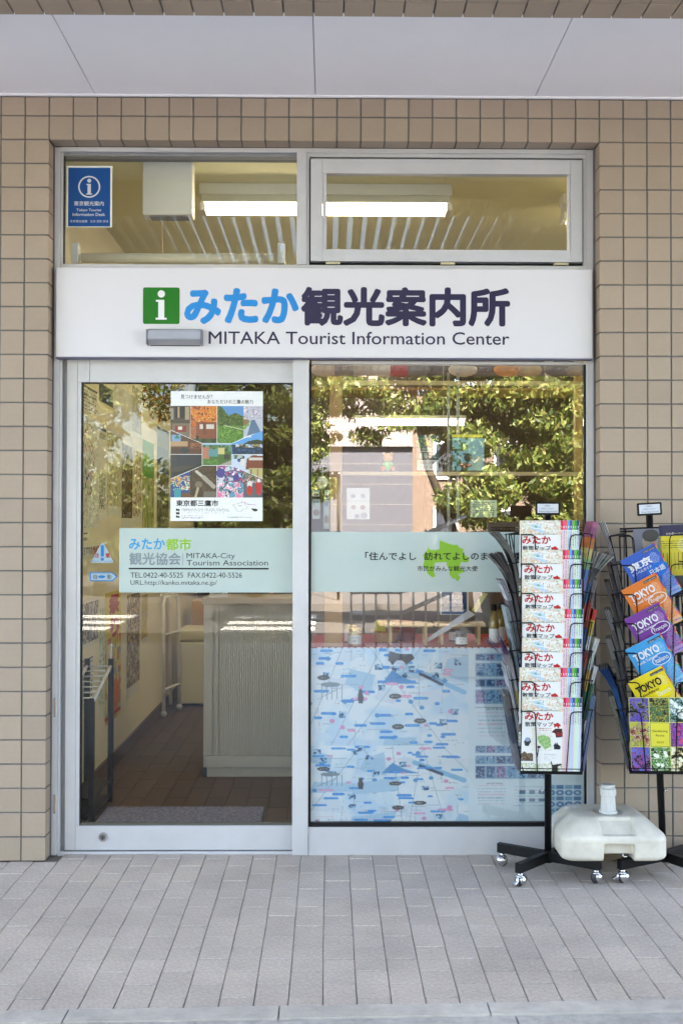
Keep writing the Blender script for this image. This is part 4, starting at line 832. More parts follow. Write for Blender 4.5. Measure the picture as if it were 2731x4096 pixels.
# printed maps taped in the lower window
def town_map(p, seed, top):
    r = random.Random(seed); p.soft(p.u < 2, [(200, 228, 252), (214, 236, 252), (228, 242, 254), (238, 246, 255)], 40, seed)
    LBL, MID, DKB, PK = (0, 136, 228), (60, 150, 214), (12, 46, 88), (238, 150, 196)
    for q in range(12):
        x, y = r.random()*.55, r.random(); p.poly([(x, y), (x+r.uniform(.05, .2), y+r.uniform(-.1, .1)), (x+r.uniform(.05, .15), y+r.uniform(.1, .3)), (x-.02, y+.15)], (176, 214, 242) if q % 2 else (222, 234, 248))
    for q in range(40):      # streets: a loose grid with a few long diagonals
        x, y = r.random()*.56, r.random(); h_ = q % 2; L_ = r.uniform(.05, .2)
        p.line(x, y, x+(L_ if h_ else r.uniform(-.01, .01)), y+(r.uniform(-.03, .03) if h_ else L_*2.2), .0018, (168, 190, 206) if q % 3 else (236, 214, 230))
    for q in range(5): x = r.random()*.5; p.line(x, 0, x+r.uniform(-.3, .3), 1, .0022, (150, 172, 190))
    p.poly([(.26, .36), (.30, .22), (.34, .30), (.40, .36), (.33, .36)], (60, 150, 214)); p.line(.38, .22, .56, .45, .02, (130, 196, 238)); p.line(.40, .26, .48, .37, .012, DKB)
    for q in range(54):      # name plates with tiny type
        x, y, w_ = r.random()*.54, r.random()*.97, r.choice((.018, .03, .045, .055)); c_ = LBL if q % 6 else PK
        p.rect(x+.003, y, x+w_-.003, y+.026, c_); p.rect(x, y+.006, x+w_, y+.02, c_); p.tline(x+.004, y+.011, x+w_-.004, .008, tuple(min(255, v_+60) for v_ in c_), q, .6)
    for q in range(60): x, y = r.random()*.56, r.random()*.98; p.tline(x, y, x+r.uniform(.01, .04), .006, (140, 160, 180), q, .5)
    for q in range(12):
        x, y = r.random()*.53, r.random()*.93; p.soft((p.u > x) & (p.u < x+.026) & (p.v > y) & (p.v < y+.06), [DKB, MID, (190, 220, 240)], 4, q)
    for q in range(14): p.ell(r.random()*.54, r.random(), .009, .022, MID if q % 2 else (226, 150, 200))
    for x, y in ((.05, .30), (.31, .49), (.32, .80), (.40, .74)): p.ell(x, y, .022, .026, (50, 54, 64)); p.tline(x-.014, y-.006, x+.014, .012, (200, 205, 210), 4, .5)
    p.poly([(.29, .03), (.33, .06), (.37, .06), (.38, .10), (.35, .17), (.335, .12), (.315, .12), (.30, .17), (.285, .12)], (40, 46, 58)) if top else None
    for q in range(5): p.line(.045+q*.018, .38, .045+q*.018, .52, .0022, (120, 136, 150))
    p.ell(.075, .37, .035, .025, (132, 150, 164)); p.line(.03, .52, .10, .42, .002, (120, 136, 150)); p.poly([(.178, .44), (.19, .44), (.195, .50), (.192, .56), (.178, .56), (.174, .50)], (50, 58, 74)); p.ell(.184, .43, .006, .016, (60, 60, 70))
    p.rect(.575, 0, 1, 1, (228, 242, 252))
    rows = [(.05, .13), (.15, .29), (.31, .40), (.42, .57)] if top else [(.0, .10), (.13, .24), (.26, .43)]
    for j, (v0, v1) in enumerate(rows):
        p.rect(.60, v0, .86 if j < 3 else .90, v1, (150, 186, 214)); 
        for q in range(7):
            x = .602+q*.038; p.rect(x, v0+.012, x+.031, v1-.012, [(70, 110, 160), (110, 160, 205), (60, 90, 140), (150, 120, 170), (130, 180, 220)][(q*3+j) % 5]); p.speck((p.u > x) & (p.u < x+.031) & (p.v > v0+.012) & (p.v < v1-.012), [(180, 210, 230), (50, 80, 120)], .3, q+j, 2)
    b0 = .60 if top else .46; p.rect(.60, b0, .86, b0+.006, (130, 140, 150))
    for q in range(14): p.tline(.61+(q % 2)*.13, b0+.05+q*.02, .71+(q % 2)*.15, .009, (150, 180, 205) if q % 3 else (235, 180, 205), q, .6)
    for q in range(6): p.rect(.76+(q % 3)*.035, b0+.12+(q//3)*.10, .782+(q % 3)*.035, b0+.165+(q//3)*.10, (110, 140, 170))
    for q in range(12):
        x, y = .875+(q % 4)*.032, b0+.05+(q//4)*.15; p.ell(x, y+.1, .014, .035, (70, 130, 190)); p.ell(x, y+.1, .007, .018, (214, 232, 244)); p.rect(x-.014, y, x+.014, y+.05, (90, 140, 190) if q % 2 else (130, 180, 215))
    pass
for i, (y0_, y1_, lab) in enumerate(((2593, 2985, 'upper pale blue printed town map taped inside the lower window'), (2982, 3292, 'lower pale blue printed town map overlapping the one above it'))):
    a, c, b, t = bb_(1238, y0_, 2340, y1_, .118-.002*i); p = Print(c-a, t-b, 440, int(440*(t-b)/(c-a)), (203, 224, 242)); town_map(p, 5 if i else 9, i == 0)
    p.a = p.a*.6+(np.roll(p.a, 1, 0)+np.roll(p.a, 1, 1)+np.roll(p.a, -1, 0)+np.roll(p.a, -1, 1))*.1
    r_ = thing('printed_map', lab, 'map', (a, .1165-.0015*i, b), group='printed town maps in the lower window'); p.obj('sheet', r_, P_MATT, .0005)
    its = [('SAFE CITY DETAILS', .64*(c-a), .70*(c-a), (t-b)*(.37 if i == 0 else .50), (t-b)*(.39 if i == 0 else .52), .01, 0)]
    lettering(r_, its, [DK], y=-.0004)
# hanging goods in the upper part of the window
def wcard(name, label, x0, y0, x1, y1, Y, make, cat='card', group=None, texts=(), mats_=None, nx=44):
    a, c, b, t = bb_(x0, y0, x1, y1, Y); p = Print(c-a, t-b, nx, max(6, int(nx*(t-b)/(c-a))), (225, 222, 214)); make(p)
    r_ = thing(name, label, cat, (a, Y, b), group=group); p.obj('sheet', r_, P_GLOSS, .0006); w_, h_ = c-a, t-b
    if texts: lettering(r_, [(s_, u0*w_, u1*w_, h_*(1-v1), h_*(1-v0), bd, mi) for s_, u0, v0, u1, v1, bd, mi in texts], mats_ or [K], y=-.0005)
    return r_
CW = ink('cream', (220, 226, 200))
wcard('guide_poster', 'dark green museum map poster hanging in the display window', 1664, 1740, 1756, 1836, .24, lambda p: (p.a.__setitem__(slice(None), (24, 92, 90)), p.speck((p.v > .1) & (p.v < .5), [(60, 150, 80), (200, 190, 70), (24, 92, 90)], .5, 3, 2), p.ell(.46, .35, .08, .1, (210, 190, 60))), 'poster', texts=[('三鷹', .22, .52, .70, .72, .02, 0), ('まるごと', .12, .75, .88, .95, .02, 0)], mats_=[CW])
wcard('price_card', 'white museum map price card under the dark green poster', 1668, 1840, 1752, 1881, .238, lambda p: None, texts=[('三鷹まるごと博物館', .05, .12, .95, .42, .0, 0), ('マップ 100円', .08, .55, .9, .88, .0, 0)])
wcard('animal_poster', 'pale blue poster with a sun and dark leaves right of the green poster', 1808, 1752, 1935, 1882, .25, lambda p: (p.a.__setitem__(slice(None), (140, 186, 196)), p.speck((p.u < .5), [(40, 70, 36), (80, 120, 50), (140, 186, 196)], .5, 3, 3), p.ell(.5, .6, .13, .13, (24, 30, 24)), p.ell(.42, .84, .2, .07, (130, 70, 36)), p.rect(.62, .55, .95, .98, (170, 196, 180))), 'poster')
g_ = bb_(1808, 1738, 1930, 1749, .26); MB().box(g_[0]-1.7, g_[1]-1.7, 0, .01, g_[2]-1.8, g_[3]-1.8).obj('yellow_bar', mat('yellow_plastic', (.7, .58, .06), .4, var=0)); o = bpy.data.objects['yellow_bar']; o.location = (1.7, .26, 1.8); tag(o, 'yellow bar above the pale blue poster in the window', 'bar')
wcard('handwritten_note', 'translucent handwritten note with rounded corners in the window right half', 1880, 2000, 1986, 2069, .20, lambda p: (p.a.__setitem__(slice(None), (196, 204, 178)), [p.tline(.08, .10+i*.115, .92, .07, (90, 100, 90), i, .6) for i in range(8)]), 'note')
wcard('white_card_pack', 'white mounted badge cards hanging left of centre in the window', 1386, 1952, 1478, 2077, .21, lambda p: (p.a.__setitem__(slice(None), (205, 204, 200)), [p.ell(x, y, .10, .07, (110, 116, 120)) for x, y in ((.28, .26), (.70, .26))], [p.ell(x, y, .11, .075, (150, 120, 110)) for x, y in ((.3, .62), (.7, .62))], p.ell(.45, .90, .1, .07, (120, 120, 124)), p.ell(.75, .88, .14, .1, (140, 140, 144)), p.rect(0, .40, 1, .42, (170, 170, 168))), 'cards')
for i, (x0, y0, x1, y1, lab) in enumerate(((1249, 1960, 1278, 1986, 'small badge card at the top of the left edge column'), (1299, 1960, 1316, 1996, 'small badge card left of the pine post'), (1249, 1996, 1280, 2076, 'tall card with a round photograph at the left edge of the window'), (1294, 2000, 1316, 2116, 'tall pale blue card beside the pine post'))):
    wcard('badge_card', lab, x0, y0, x1, y1, .20, lambda p: (p.a.__setitem__(slice(None), (196, 200, 200)), p.ell(.5, .68, .4, .16, (120, 90, 70)), p.rect(.1, .1, .9, .2, (120, 140, 160))), 'card', 'badge cards at the left edge of the window', nx=16)
x_, z_ = W(1289, 1931, .24); pb = thing('paper_ball', 'round white folded paper ball hanging at the left of the window', 'ornament', (x_, .24, z_))
g_ = MB()
for q in range(26):
    u_ = Vector((rnd.gauss(0, 1), rnd.gauss(0, 1), rnd.gauss(0, 1))).normalized(); g_.ball(tuple(u_*.019), .0105, 8)
g_.obj('ball', mat('paper_ball', (.66, .60, .56), .7, var=.04), pb); MB().tube([(0, 0, .02), (.006, 0, .105)], .0008, 4).obj('thread', M_PAPER, pb)
# cuddly toy and hat on the rail, red and orange goods along the top
x_, z_ = W(1550, 1862, .28); ty = thing('plush_toy', 'green and orange plush toy sitting on the pale window rail', 'toy', (x_, .275, z_-.022))
MB().ball((0, 0, .055), .022).ball((-.016, 0, .074), .007).ball((.016, 0, .074), .007).obj('head', mat('plush_yellow', lin((214, 150, 60)), .9, var=.05), ty); MB().ball((0, 0, .022), .024, sz=1.0).obj('body', mat('plush_green', lin((110, 180, 70)), .9, var=.05), ty)
[MB().ball((sx_*.022, -.012, .008), .010).obj('foot', mat('plush_orange', lin((220, 130, 60)), .9, var=.05), ty) for sx_ in (-1, 1)]
sc = [((206, 190, 170), 1300), ((150, 140, 130), 1375), ((196, 186, 176), 1455), ((190, 40, 40), 1600), ((214, 208, 196), 1520), ((120, 116, 110), 1660), ((206, 200, 184), 1850), ((220, 150, 50), 2030), ((196, 170, 120), 2110), ((110, 100, 90), 2230), ((160, 150, 130), 2300)]
for i, (c_, px) in enumerate(sc):
    x_, z_ = W(px, 1475, .5); names = ['cream', 'grey', 'pale', 'red', 'ivory', 'dark grey', 'off white', 'orange', 'tan', 'brown', 'khaki']
    r_ = thing('tote_bag', names[i]+' cloth bag lying folded on top of the window display frame', 'bag', (x_, .5, z_-.035), group='cloth bags along the top of the display frame'); g_ = MB(); g_.ball((0, 0, .03), .045, 16, 1.5, .8, .72); g_.obj('cloth', mat('cloth_%d' % i, lin(c_), .9, var=.1, scale=30), r_)
ts = thing('top_shelf', 'dark shelf board running along the top of the display frame', 'shelf', (1.68, .42, 2.02)); MB().box(-.6, .62, 0, .3, -.012, 0, bev=.002).obj('board', M_WOOD, ts)
# long lamp bar deeper in the shop, seen through the display window
x_, z_ = W(1650, 1690, 1.9); lb = thing('hanging_lamp', 'lit tube lamp hanging low behind the display window', 'lamp', (x_, 1.9, z_)); MB().cyl((-.33, 0, 0), (.30, 0, 0), .017, n=12).obj('tube', LAMP, lb)
MB().box(-.34, .31, -.02, .02, .022, .04).obj('body', FIX, lb); MB().tube([(-.12, 0, .04), (-.12, 0, RZ-z_-.001)], .003, 4).tube([(.18, 0, .04), (.18, 0, RZ-z_-.001)], .003, 4).obj('rod', M_PLASTICG, lb)
wd = thing('backdrop_cabinet', 'dark backdrop cabinet with goods in the middle of the shop, raised to darken it', 'cabinet', (2.5, 2.6, 0)); MB().box(-.7, .9, 0, .3, 0, 2.5, bev=.004).obj('carcass', DB, wd)  # height raised so the depth behind the display glass stays dark
for q in range(10): MB().box(-.6+q*.14, -.5+q*.14, -.03, -.002, 1.1, 1.22+.02*(q % 3), bev=.004).obj('package', mat('pack_%d' % (q % 4), lin([(180, 60, 40), (210, 190, 120), (90, 130, 90), (200, 200, 200)][q % 4]), .5, var=.05), wd)

# ================================================================ the street opposite (seen mirrored in the glass)
cnp = thing('slat_canopy', 'canopy of long white slats over the forecourt in front of the shop', 'canopy', (1.2, -5.3, 3.3))
slm = MB().box(-.027, .027, -3.2, 3.95, -.03, .03).mesh('slat'); slm.materials.append(mat('slat_cream', (.62, .60, .56), .6, var=0))
for q in range(92):
    o = bpy.data.objects.new('slat', slm); COL.objects.link(o); o.parent = cnp; o.location = (-4.2+q*.0905, 0, 0)
for y_ in (-3.3, 3.9): MB().box(-6, 6, y_-.06, y_+.06, -.07, .12).obj('beam', mat('canopy_beam', lin((150, 140, 126)), .6, var=.05), cnp)
for x_ in (-6.4, 6.4):
    for y_ in (-3.55, 3.3): MB().box(x_-.1, x_+.1, y_-.1, y_+.1, -3.3, .1).obj('post', M_ALUD, cnp)
gr = box('ground', mat('ground_asphalt', (.10, .10, .10), .9, var=.1), None, -120, 120, -160, 90, -.6, -.32); tag(gr, kind='structure')
sw = box('sidewalk', mat('sidewalk_brick', lin((140, 126, 118)), .9, var=.15, scale=60), None, -30, 34, -10.25, -8.9, -.31, -.012+.0); tag(sw, kind='structure')
rd = root_struct('road'); box('asphalt', mat('asphalt', (.05, .05, .053), .9, var=.12, scale=80), rd, -60, 60, -16.2, -10.26, -.31, -.13)
for y0_, y1_ in ((-11.5, -10.95), (-12.5, -11.95), (-13.6, -13.0), (-14.85, -14.2)): [box('stripe', mat('road_paint', (.72, .72, .70), .7, var=.05), rd, xa_, xb_, y0_, y1_, -.1298, -.126) for xa_, xb_ in ((-6.5, -2.15), (-.45, .95))]
fs_ = box('far_sidewalk', mat('sidewalk_grey', (.085, .08, .078), .9, var=.1), None, -60, 60, -24, -16.21, -.31, -.01); tag(fs_, kind='structure')
sb = thing('slate_building', 'low building with slate blue block walls and a pale upper storey across the street', 'building', (-2, -24, 0))
SLT = mat('slate_block', lin((84, 87, 98)), .7, var=.06, scale=3); PNK = mat('pale_block', lin((150, 138, 140)), .8, var=.03, scale=2)
MB().box(2.3, 5.3, -4, 0, 0, 3.5).obj('lower_wall', SLT, sb); MB().box(2.3, 5.3, -4, -.1, 3.55, 6.2).obj('upper_wall', PNK, sb); MB().box(2.28, 5.32, -.1, .12, 3.5, 3.56).obj('ledge', M_ALUD, sb)
g_ = MB()
for q in range(6): g_.box(2.3, 5.3, .0005, .006, .45+q*.52, .47+q*.52)
for q in range(9): g_.box(2.3, 5.3, -.0995, -.094, 3.9+q*.26, 3.91+q*.26)
g_.obj('course_joint', M_ALUD, sb); MB().box(2.5, 3.2, -.06, .02, .9, 2.4).obj('window', mat('glass_dark', (.05, .06, .08), .1, var=0), sb)
bb2 = thing('brown_building', 'brown rendered building with white framed windows beyond the trees', 'building', (5.4, -27, 0)); MB().box(-2.0, 4.5, -5, 0, 0, 5.2).obj('wall', mat('render_brown', lin((116, 100, 90)), .8, var=.05, scale=3), bb2)
for i in range(3):
    for j in range(2):
        o = MB().box(-1.3+i*1.7, -.6+i*1.7, -.02, .06, .9+j*1.9, 2.0+j*1.9).obj('window', M_PAPER, bb2); MB().box(-1.22+i*1.7, -.68+i*1.7, .061, .07, 1.0+j*1.9, 1.9+j*1.9).obj('pane', MATS['glass_dark'], o)
tb = thing('pale_tower', 'pale blue white office block far away above the trees', 'building', (10.2, -50, 0)); MB().box(-2, 3.4, -6, 0, 0, 8.3).obj('wall', mat('tower_pale', lin((206, 214, 226)), .7, var=.02), tb)
for i in range(4):
    for j in range(3): MB().box(-1.6+i*1.25, -.7+i*1.25, .0, .05, 1.4+j*2.4, 3.0+j*2.4).obj('window', mat('glass_blue', lin((120, 150, 190)), .1, var=0), tb)
# stair handrail
hr = thing('stair_handrail', 'tubular steel handrail climbing beside the subway steps across the forecourt', 'handrail', (1.5, -6.9, 0)); g_ = MB()
for z_ in (1.22, 1.0, .72, .50): MB().tube([(-.1, 0, z_), (.42, 0, z_), (.50, 0, z_+.03), (1.1, 0, z_+.30)], .022, 8).obj('rail', mat('rail_steel', (.55, .56, .57), .3, metal=.4), hr)
for q in range(9): MB().cyl((-.1+q*.13, 0, 0), (-.1+q*.13, 0, 1.22 if q < 4 else 1.22+(q-3.6)*.065), .012, n=8).obj('baluster', MATS['rail_steel'], hr)
MB().prism([(.3, .0), (1.2, 0), (1.2, .45), (.55, .1)], .1, 1.3).obj('stair_flight', M_KERB, hr)
# trees
BARK = mat('bark', (.035, .026, .02), .9, var=.3, scale=12, bump=.6); 
def leafm(n, c_):
    m_ = mat(n, c_, .5, var=0); b_ = m_.node_tree.nodes['Principled BSDF']; nt_ = m_.node_tree; tr = nt_.nodes.new('ShaderNodeBsdfTranslucent'); tr.inputs[0].default_value = (c_[0]*1.3, c_[1]*1.4, c_[2], 1); mx = nt_.nodes.new('ShaderNodeMixShader'); mx.inputs[0].default_value = .35
    nt_.links.new(b_.outputs[0], mx.inputs[1]); nt_.links.new(tr.outputs[0], mx.inputs[2]); nt_.links.new(mx.outputs[0], nt_.nodes['Material Output'].inputs[0]); return m_
LV = [leafm('leaf_dark', (.04, .075, .018)), leafm('leaf_mid', (.12, .175, .035)), leafm('leaf_light', (.21, .26, .07)), leafm('leaf_olive', (.18, .18, .05))]
def tree(name, label, x, y, limbs, clumps, n, size, seed, group='street trees opposite the shop'):
    r_ = thing(name, label, 'tree', (x, y, 0), group=group); g_ = MB()
    for pts, r0, r1 in limbs: g_.tube(pts, [r0+(r1-r0)*i/(len(pts)-1) for i in range(len(pts))], 8)
    g_.obj('trunk', BARK, r_); leaf_cloud('crown', r_, LV, clumps, n, size, seed, .33, .8); return r_
rt = random.Random(3)
ps_ = box('planting_bed', mat('soil', (.08, .06, .045), .95, var=.3), None, 1.9, 10, -12.6, -10.27, -.31, -.02); tag(ps_, kind='structure')
def clumps(lo, hi, n, s0, s1): return [(rt.uniform(lo[0], hi[0]), rt.uniform(lo[1], hi[1]), rt.uniform(lo[2], hi[2]), rt.uniform(s0, s1), rt.uniform(s0, s1)*.8, rt.uniform(s0, s1)*.6) for _ in range(n)]
tree('cherry_tree', 'cherry tree with a dark leaning trunk across the forecourt', 3.2, -11.3, [([(.0, 0, -.1), (-.08, 0, .9), (-.3, 0, 1.5), (-.62, 0, 2.3), (-.8, .1, 3.1), (-1.0, 0, 4.2)], .085, .035), ([(-.62, 0, 2.3), (.0, .1, 2.9), (.7, 0, 3.6)], .05, .02), ([(-.75, .1, 2.9), (-1.6, .2, 3.3), (-2.7, 0, 3.5)], .035, .012), ([(.0, .1, 2.8), (.2, 0, 3.9)], .03, .012)],
     clumps((-3.1, -.5, 3.15), (1.6, .5, 5.2), 90, .28, .5)+clumps((-2.6, -.3, 2.7), (.2, .4, 3.2), 22, .2, .34)+clumps((-.3, -.4, 1.3), (1.5, .5, 3.3), 46, .28, .42), 60000, .062, 5)
tree('oak_tree', 'dense broad tree filling the right side of the reflection', 6.0, -11.5, [([(0, 0, -.1), (-.1, 0, 1.2), (-.3, 0, 2.4), (-.2, 0, 3.6)], .13, .06), ([(-.3, 0, 2.2), (-1.0, 0, 3.0)], .07, .02), ([(-.3, 0, 2.4), (.8, 0, 3.3)], .07, .02)],
     clumps((-2.1, -.5, .7), (1.8, .5, 5.2), 110, .32, .55), 52000, .062, 6)
tree('far_tree', 'round dark tree standing beyond the road to the left', -.35, -18.2, [([(0, 0, -.1), (.05, 0, 1.5), (0, 0, 3.2)], .16, .06), ([(0, 0, 1.8), (.7, 0, 2.8)], .07, .03), ([(0, 0, 1.9), (-.6, 0, 2.9)], .07, .03)], clumps((-1.3, -.9, 1.5), (1.3, .9, 4.3), 26, .4, .7), 16000, .085, 8)
tree('far_tree', 'tall tree standing beyond the road behind the cherry tree', 7.8, -19.5, [([(0, 0, -.1), (.05, 0, 2.2), (0, 0, 4.2)], .18, .06)], clumps((-2.6, -1, 2.0), (2.2, 1, 6.6), 34, .5, .9), 16000, .10, 9)
for i_, (x_, y_, h_) in enumerate(((-3.6, -18.6, 4.6), (-6.6, -18.0, 5.0), (-9.8, -18.8, 4.8))):  # row added to cut the bright wash in the door reflection
    tree('far_tree', ['added evergreen tree second from the crossing beyond the road', 'added evergreen tree third from the crossing beyond the road', 'added evergreen tree furthest left beyond the road'][i_], x_, y_, [([(0, 0, -.1), (.05, 0, 1.5), (0, 0, 3.2)], .16, .06)], clumps((-1.5, -.9, .6), (1.5, .9, h_), 30, .5, .8), 8000, .11, 20+i_)
hd = thing('hedge', 'clipped hedge along the far edge of the forecourt on the right', 'hedge', (5.0, -9.4, 0)); leaf_cloud('leaves', hd, LV, clumps((-1.3, -.1, .25), (4.0, .2, 1.15), 40, .25, .35), 14000, .045, 12); MB().box(-1.8, 4.2, -.05, .1, -.05, .7).obj('stem', BARK, hd)
tl_ = thing('treescreen', 'added dense green treeline far behind the buildings across the street', 'trees', (0, -36, 0)); tl_['kind'] = 'stuff'  # leaf band and dark box added to cover the overbright horizon in reflections
o = leaf_cloud('foliage', tl_, LV, [(x_*1.6, rt.uniform(-1, 1), rt.uniform(1, 2.6), 1.4, 1.0, rt.uniform(1.4, 2.2)) for x_ in range(-22, 28)], 30000, .17, 31); box('dark_backing', BARK, tl_, -45, 52, -3, -1.5, -.3, 2.6); 
lpst = thing('street_lamp', 'slim dark street lamp post across the street', 'street lamp', (1.35, -17.2, 0)); MB().cyl((0, 0, 0), (0, 0, 2.45), .03, n=8).obj('pole', M_BLACK, lpst); MB().box(-.22, .02, -.06, .06, 2.4, 2.52, bev=.01).obj('lamp_head', M_BLACK, lpst)
# ================================================================ brochure racks on the pavement
WIRE = M_BLACK
LEANX = R(8.5)
ZB = [.435+.1135*k for k in range(7)]
def face_M(ang): return Matrix.Rotation(ang, 4, 'Z')
def pocket_M(k, ang, out=0.): return face_M(ang) @ Matrix.Translation((0, -.110-out, ZB[k])) @ Matrix.Rotation(LEANX, 4, 'X')
pk_ = MB()
for s_ in (-1, 1):
    pk_.tube([(s_*.119, .045, .243), (s_*.119, -.010, .243), (s_*.112, -.014, .243), (s_*.082, -.014, .243), (s_*.071, -.014, .238), (s_*.067, -.014, .226), (s_*.056, -.012, .0), (s_*.056, .02, -.012)], .0024, 6)
    pk_.tube([(s_*.119, -.010, .243), (s_*.119, -.006, .12), (s_*.119, .0, .0)], .0022, 5)
pk_.tube([(-.119, .0, -.002), (.119, .0, -.002)], .0015, 5); pk_.tube([(-.119, .022, -.004), (.119, .022, -.004)], .0022, 5)
pocket_me = pk_.mesh('wire_pocket'); pocket_me.materials.append(WIRE)
def rack(label, cx_, cy_, casters, rz, lean, screw_side, sign_rot, lock_on):
    r_ = thing('brochure_rack', label, 'brochure rack', (cx_, cy_, 0), group='revolving brochure racks beside the window')
    T = Matrix.Rotation(lean, 4, 'Y') @ Matrix.Rotation(rz, 4, 'Z')
    def place(o): o.matrix_local = T; return o
    place(MB().cyl((0, 0, .095), (0, 0, 1.44), .0138, n=16).obj('pole', M_BLACK, r_))
    g_ = MB(); g_.cyl((0, 0, .052), (0, 0, .098), .020, n=16); g_.obj('hub', M_BLACK, r_)
    for i, (x_, y_) in enumerate(casters):
        d = Vector((x_-cx_, y_-cy_, 0)); q = Matrix.Rotation(math.atan2(d.y, d.x), 4, 'Z'); ln = d.length
        MB().box(.012, ln+.018, -.0125, .0125, .056, .094, bev=.0015, M=q).obj('leg', M_BLACK, r_)
        cs = MB(); cs.cyl((0, 0, .044), (0, 0, .0555), .011, n=12); cs.lathe([(.012, .040), (.018, .040), (.018, .045), (.012, .045)], n=16); cs.ball((.006, 0, .0265), .0225, 18, sz=1.0)
        co = cs.obj('caster', M_CHROME, r_, loc=(d.x, d.y, 0), rot=(0, 0, rnd.uniform(0, 6)))
        MB().ball((-.002, .003, .0245), .0238, 16, sx=.8, sy=.75).obj('wheel', M_RUBBER, co)
        if i == lock_on: MB().box(-.034, -.012, -.008, .008, .030, .036, bev=.002, M=Matrix.Rotation(R(-20), 4, 'Y')).cyl((-.02, 0, .012), (-.02, 0, .04), .006, n=10).obj('brake_lever', M_CHROME, co)
    g_ = MB(); g_.cyl((screw_side*.012, -.004, .335), (screw_side*.026, -.008, .335), .004, n=8); g_.box(min(screw_side*.022, screw_side*.028), max(screw_side*.022, screw_side*.028), -.016, .006, .328, .342, bev=.002); place(g_.obj('wing_screw', M_CHROME, r_))
    place(MB().box(-.119, .119, -.119, .119, .424, .430, bev=.001).obj('tray', M_BLACK, r_))
    g_ = MB(); c4 = [(-.118, -.118), (.118, -.118), (.118, .118), (-.118, .118)]
    for z_ in (.434, .446): g_.tube([(x_, y_, z_) for x_, y_ in c4+c4[:1]], .0026, 6)
    place(g_.obj('tray_rim', WIRE, r_))
    g_ = MB()
    for z_ in (1.372, 1.383): g_.tube([(x_*.98, y_*.98, z_) for x_, y_ in c4+c4[:1]], .0028, 6)
    for a_ in range(4):
        for x_ in (-.095, -.035, .035, .095):
            p0 = face_M(a_*math.pi/2) @ Vector((x_, -.088, .435)); p1 = face_M(a_*math.pi/2) @ Vector((x_, -.095, 1.38)); g_.tube([p0, p1], .0019, 5)
    for z_ in (.5, .75, 1.0, 1.25):
        for x_, y_ in c4: g_.tube([(0, 0, z_), (x_*.78, y_*.78, z_)], .002, 5)
    place(g_.obj('wire_tower', WIRE, r_))
    for a_ in range(4):
        for k in range(7):
            o = bpy.data.objects.new('wire_pocket', pocket_me); COL.objects.link(o); o.parent = r_; o.matrix_local = T @ pocket_M(k, a_*math.pi/2)
    Ts = Matrix.Rotation(lean, 4, 'Y') @ Matrix.Translation((-.002, -.016, 1.433)) @ Matrix.Rotation(sign_rot, 4, 'Y')
    o = MB().prism(round_rect(-.049, .049, 0, .051, .004), -.0, .006).obj('sign_frame', M_BLACK, r_); o.matrix_local = Ts
    o = MB().prism(round_rect(-.0415, .0415, .008, .044, .001), -.0012, -.0002).obj('sign_card', ink('card_white', (222, 226, 236)), r_); o.matrix_local = Ts
    TL = ink('slate_text', (70, 96, 120))
    o = lettering(r_, [('ご自由に', -.017, .011, .033, .041, .0, 0), ('お持ちください', -.027, .023, .0215, .029, .0, 0), ('Please help yourself', -.035, .036, .0095, .0175, .0, 0)], [TL], name='sign_lettering', y=-.0014)
    for o_ in o: o_.matrix_local = Ts
    return r_, Matrix.Translation((cx_, cy_, 0)) @ T
A_C = (2.043, -.194)
rA, MA = rack('black wire brochure rack full of town map booklets standing before the display window', *A_C, [(1.906, -.347), (1.878, -.079), (2.208, -.309), (2.18, -.041)], R(-4), 0, -1, R(0), 0)
B_C = (2.507, -.19)
rB, MBm = rack('black wire brochure rack with coloured guide books standing before the tiled wall', *B_C, [(2.312, -.303), (2.395, .0-.03), (2.68, -.06), (2.60, -.36)], R(-14), R(-2.2), 1, R(-1), 0)

